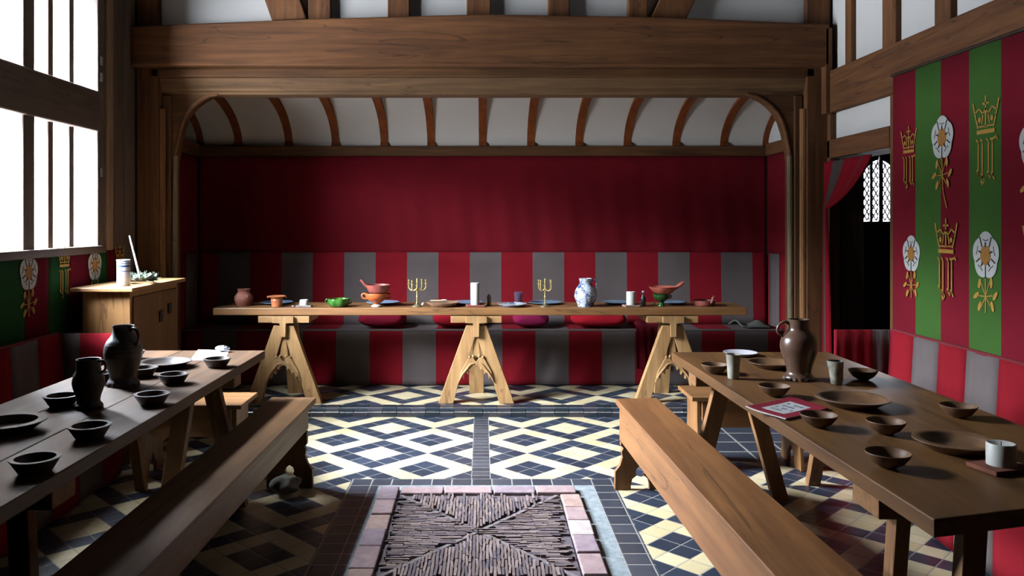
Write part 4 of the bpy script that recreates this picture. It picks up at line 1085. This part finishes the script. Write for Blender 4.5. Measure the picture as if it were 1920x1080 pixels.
# pepper grinder like metal shaker
mt = thing('shaker', 'small silvery domed shaker beside the tall candle', 'shaker', (hx(917, 6.5), 6.5, Z1))
MB().lathe([(0, 0), (.022, 0), (.022, .006), (.016, .014), (.015, .045), (.019, .052), (.019, .060), (0, .0605)], 24).build('body', plain((150, 148, 142), .35, .5, .3), mt, world=False, smooth=50)
MB().lathe([(0, .061), (.018, .061), (.017, .074), (.010, .086), (.005, .090), (.006, .096), (0, .1)], 24).build('cap', plain((214, 216, 220), .2, .6, .3), mt, world=False, smooth=50)
# delft plate
dp = MB().lathe([(0, 0), (.075, 0), (.08, .006), (.115, .020), (.118, .024), (.112, .0245), (.08, .012), (0, .009)], 48, (hx(960, 6.44), 6.44, Z1))
tag(dp.build('plate', delft(44.0, .52), smooth=50), 'blue and white patterned plate in front of the purple glass', 'plate')
tg = thing('tumbler', 'purple tinted glass tumbler behind the patterned plate', 'glass', (hx(972, 6.62), 6.62, Z1))
MB().lathe([(0, 0), (.028, 0), (.030, .004), (.034, .06), (.037, .10), (.0345, .10), (.031, .05), (.027, .008), (0, .007)], 32).build('body', plain((214, 176, 214), .08, .5, 0, .05, 14.0, 0.0, .85), tg, world=False, smooth=60)
# blue and white jug
jp = spline([(.062, .004), (.064, .012), (.070, .03), (.088, .072), (.089, .10), (.076, .14), (.055, .170), (.047, .185), (.049, .205), (.054, .222)], 5)
jug('jug', 'white jug painted in blue standing on the high table', 'jug', (hx(1098, 6.45), 6.45, Z1), [(0, 0), (.060, 0)] + jp + [(.049, .221), (.043, .19), (.05, .165), (0, .09)], delft(34.0, .522),
    [(.050, .200), (.070, .212), (.083, .185), (.086, .15), (.080, .122)], -.15, 0, handle_r=(.008, .007))
candle('white pillar candle on a pinkish block near the blue jug', (hx(1183, 6.43), 6.43), .036, .105, mottled((150, 116, 104), (180, 146, 130), 9), (.060, .050), Z1, .15, 'block', .02)
bt = thing('bottle', 'small clear glass bottle beside the shorter pillar candle', 'bottle', (hx(1206, 6.52), 6.52, Z1))
MB().lathe([(0, 0), (.020, 0), (.022, .004), (.022, .055), (.010, .075), (.008, .095), (.010, .097), (.010, .104), (0, .104)], 24).build('body', plain((150, 166, 176), .06, .5, 0, .05, 14.0, 0.0, .9), bt, world=False, smooth=50)
MB().lathe([(0, .1045), (.009, .1045), (.010, .115), (0, .118)], 16).build('stopper', plain((210, 214, 220), .3), bt, world=False, smooth=50)
# green footed bowl with red pan
yg = 6.47
gf = thing('footed_bowl', 'dark green glazed footed bowl under a red clay pan', 'bowl', (hx(1240, yg), yg, Z1))
MB().lathe([(0, 0)] + spline([(.030, 0), (.029, .008), (.021, .022), (.023, .036), (.050, .055), (.062, .078), (.064, .098)], 4) + [(.058, .098), (.045, .06), (0, .045)], 40).build('body', GREEN_D, gf, world=False, smooth=50)
MB().tube(spline([(.060, 0, .09), (.076, 0, .085), (.074, 0, .068), (.056, 0, .064)], 4), .005, 8).build('handle', GREEN_D, gf, world=False, smooth=60)
rp = thing('pan', 'red clay pan with an upturned handle on the green footed bowl', 'pan', (hx(1243, yg), yg, Z1 + .0995))
MB().lathe([(0, 0)] + spline([(.056, 0), (.074, .010), (.098, .034), (.112, .056)], 4) + [(.105, .056), (.075, .02), (0, .008)], 44).build('body', mottled((166, 78, 62), (196, 108, 88), 9, .5, .4, .06), rp, world=False, smooth=50)
MB().tube(spline([(.088, -.01, .040), (.115, -.012, .056), (.145, -.014, .080), (.162, -.015, .092)], 4), [.015] * 9 + [.014, .013, .013, .012], 10).build('handle', mottled((166, 78, 62), (196, 108, 88), 9, .5, .4, .06), rp, world=False, smooth=60)
tag(MB().bar((hx(1225, 6.5), 6.5, Z1 + .004), (hx(1229, 6.52), 6.53, Z1 + .026), .009, .006, w1=.013).build('spatula', plain((206, 206, 200), .5), bevel=.002), 'tiny pale wedge leaning by the green footed bowl', 'spatula')
cd = thing('handled_dish', 'low reddish clay dish with a stub handle at the doorway end of the high table', 'dish', (hx(1320, 6.5), 6.5, Z1))
MB().lathe([(0, 0)] + spline([(.072, 0), (.080, .008), (.086, .030), (.088, .044)], 4) + [(.082, .044), (.074, .014), (0, .008)], 40).build('body', REDC2, cd, world=False, smooth=50)
MB().tube(spline([(.035, -.075, .028), (.045, -.082, .048), (.050, -.082, .068), (.062, -.08, .084)], 4), [.012] * 9 + [.010, .009, .008, .006], 10).build('handle', REDC2, cd, world=False, smooth=60)

# bundle of rags under the window-side bench
q = on(545, 922, 0)
rg = MB(); loops = []
for j in range(11):
    ph = -PI / 2 + PI * .88 * j / 10
    loops.append([Vector((q.x - .02 + .085 * math.cos(ph) * math.cos(a) * (1 + .18 * math.sin(4 * a + j * .9)) + .001, q.y - .04 + .08 * math.cos(ph) * math.sin(a) * (1 + .15 * math.cos(5 * a - j)), .004 + .05 * (1 + math.sin(ph)) * (1 + .12 * math.cos(ph) * math.sin(3 * a + j)))) for a in [2 * PI * i / 26 for i in range(26)]])
tag(rg.loft(loops).build('rag_bundle', mottled((96, 92, 84), (150, 146, 134), 14, .95, .1, .3), smooth=60, sub=1), 'pale crumpled rag bundle on the floor under the window-side bench end', 'rag')

# ------------------------------------------------------------------ daylight
w = bpy.data.worlds.new('sky'); S.world = w; w.use_nodes = True
nt = w.node_tree; nt.nodes.clear()
o = nt.nodes.new('ShaderNodeOutputWorld'); bg = nt.nodes.new('ShaderNodeBackground'); tc = nt.nodes.new('ShaderNodeTexCoord'); sp = nt.nodes.new('ShaderNodeSeparateXYZ'); rp_ = nt.nodes.new('ShaderNodeValToRGB')
nt.links.new(tc.outputs['Generated'], sp.inputs[0])
SKY = ((-1, .16), (-.05, .22), (.01, .03), (.22, .03), (.34, 1.0), (.80, 1.0), (.86, .10), (1, .05))       # brightness against the sine of the elevation
rp_.color_ramp.interpolation = 'LINEAR'
mr = nt.nodes.new('ShaderNodeMapRange'); mr.inputs[1].default_value = -1; mr.inputs[2].default_value = 1
nt.links.new(sp.outputs[2], mr.inputs[0]); nt.links.new(mr.outputs[0], rp_.inputs[0])
e = rp_.color_ramp.elements
while len(e) < len(SKY): e.new(.5)
for k, (p_, b_) in enumerate(SKY):
    e[k].position = (p_ + 1) / 2; e[k].color = (.95 * b_, .985 * b_, 1.03 * b_, 1)
nt.links.new(rp_.outputs[0], bg.inputs[0]); bg.inputs[1].default_value = 330.0
nt.links.new(bg.outputs[0], o.inputs[0])
def portal(loc, rot, sx, sy):
    d = bpy.data.lights.new('portal', 'AREA'); d.shape = 'RECTANGLE'; d.size = sx; d.size_y = sy; d.cycles.is_portal = True
    ob = bpy.data.objects.new('portal', d); COL.objects.link(ob); ob.location = loc; ob.rotation_euler = rot
portal((-W - .16, (WY0 + WY1) / 2, (WZ0 + WZ1) / 2), (0, -PI / 2, 0), WZ1 - WZ0, WY1 - WY0)
portal((3.67, YB + .1, 1.8), (-PI / 2, 0, 0), .45, .62)
vs = S.view_settings; vs.view_transform = 'Standard'; vs.look = 'None'; vs.gamma = 1; vs.use_curve_mapping = False; vs.exposure = 0.58
S.display_settings.display_device = 'sRGB'
S.cycles.max_bounces = 8; S.cycles.diffuse_bounces = 1; S.cycles.transparent_max_bounces = 12; S.cycles.use_denoising = True
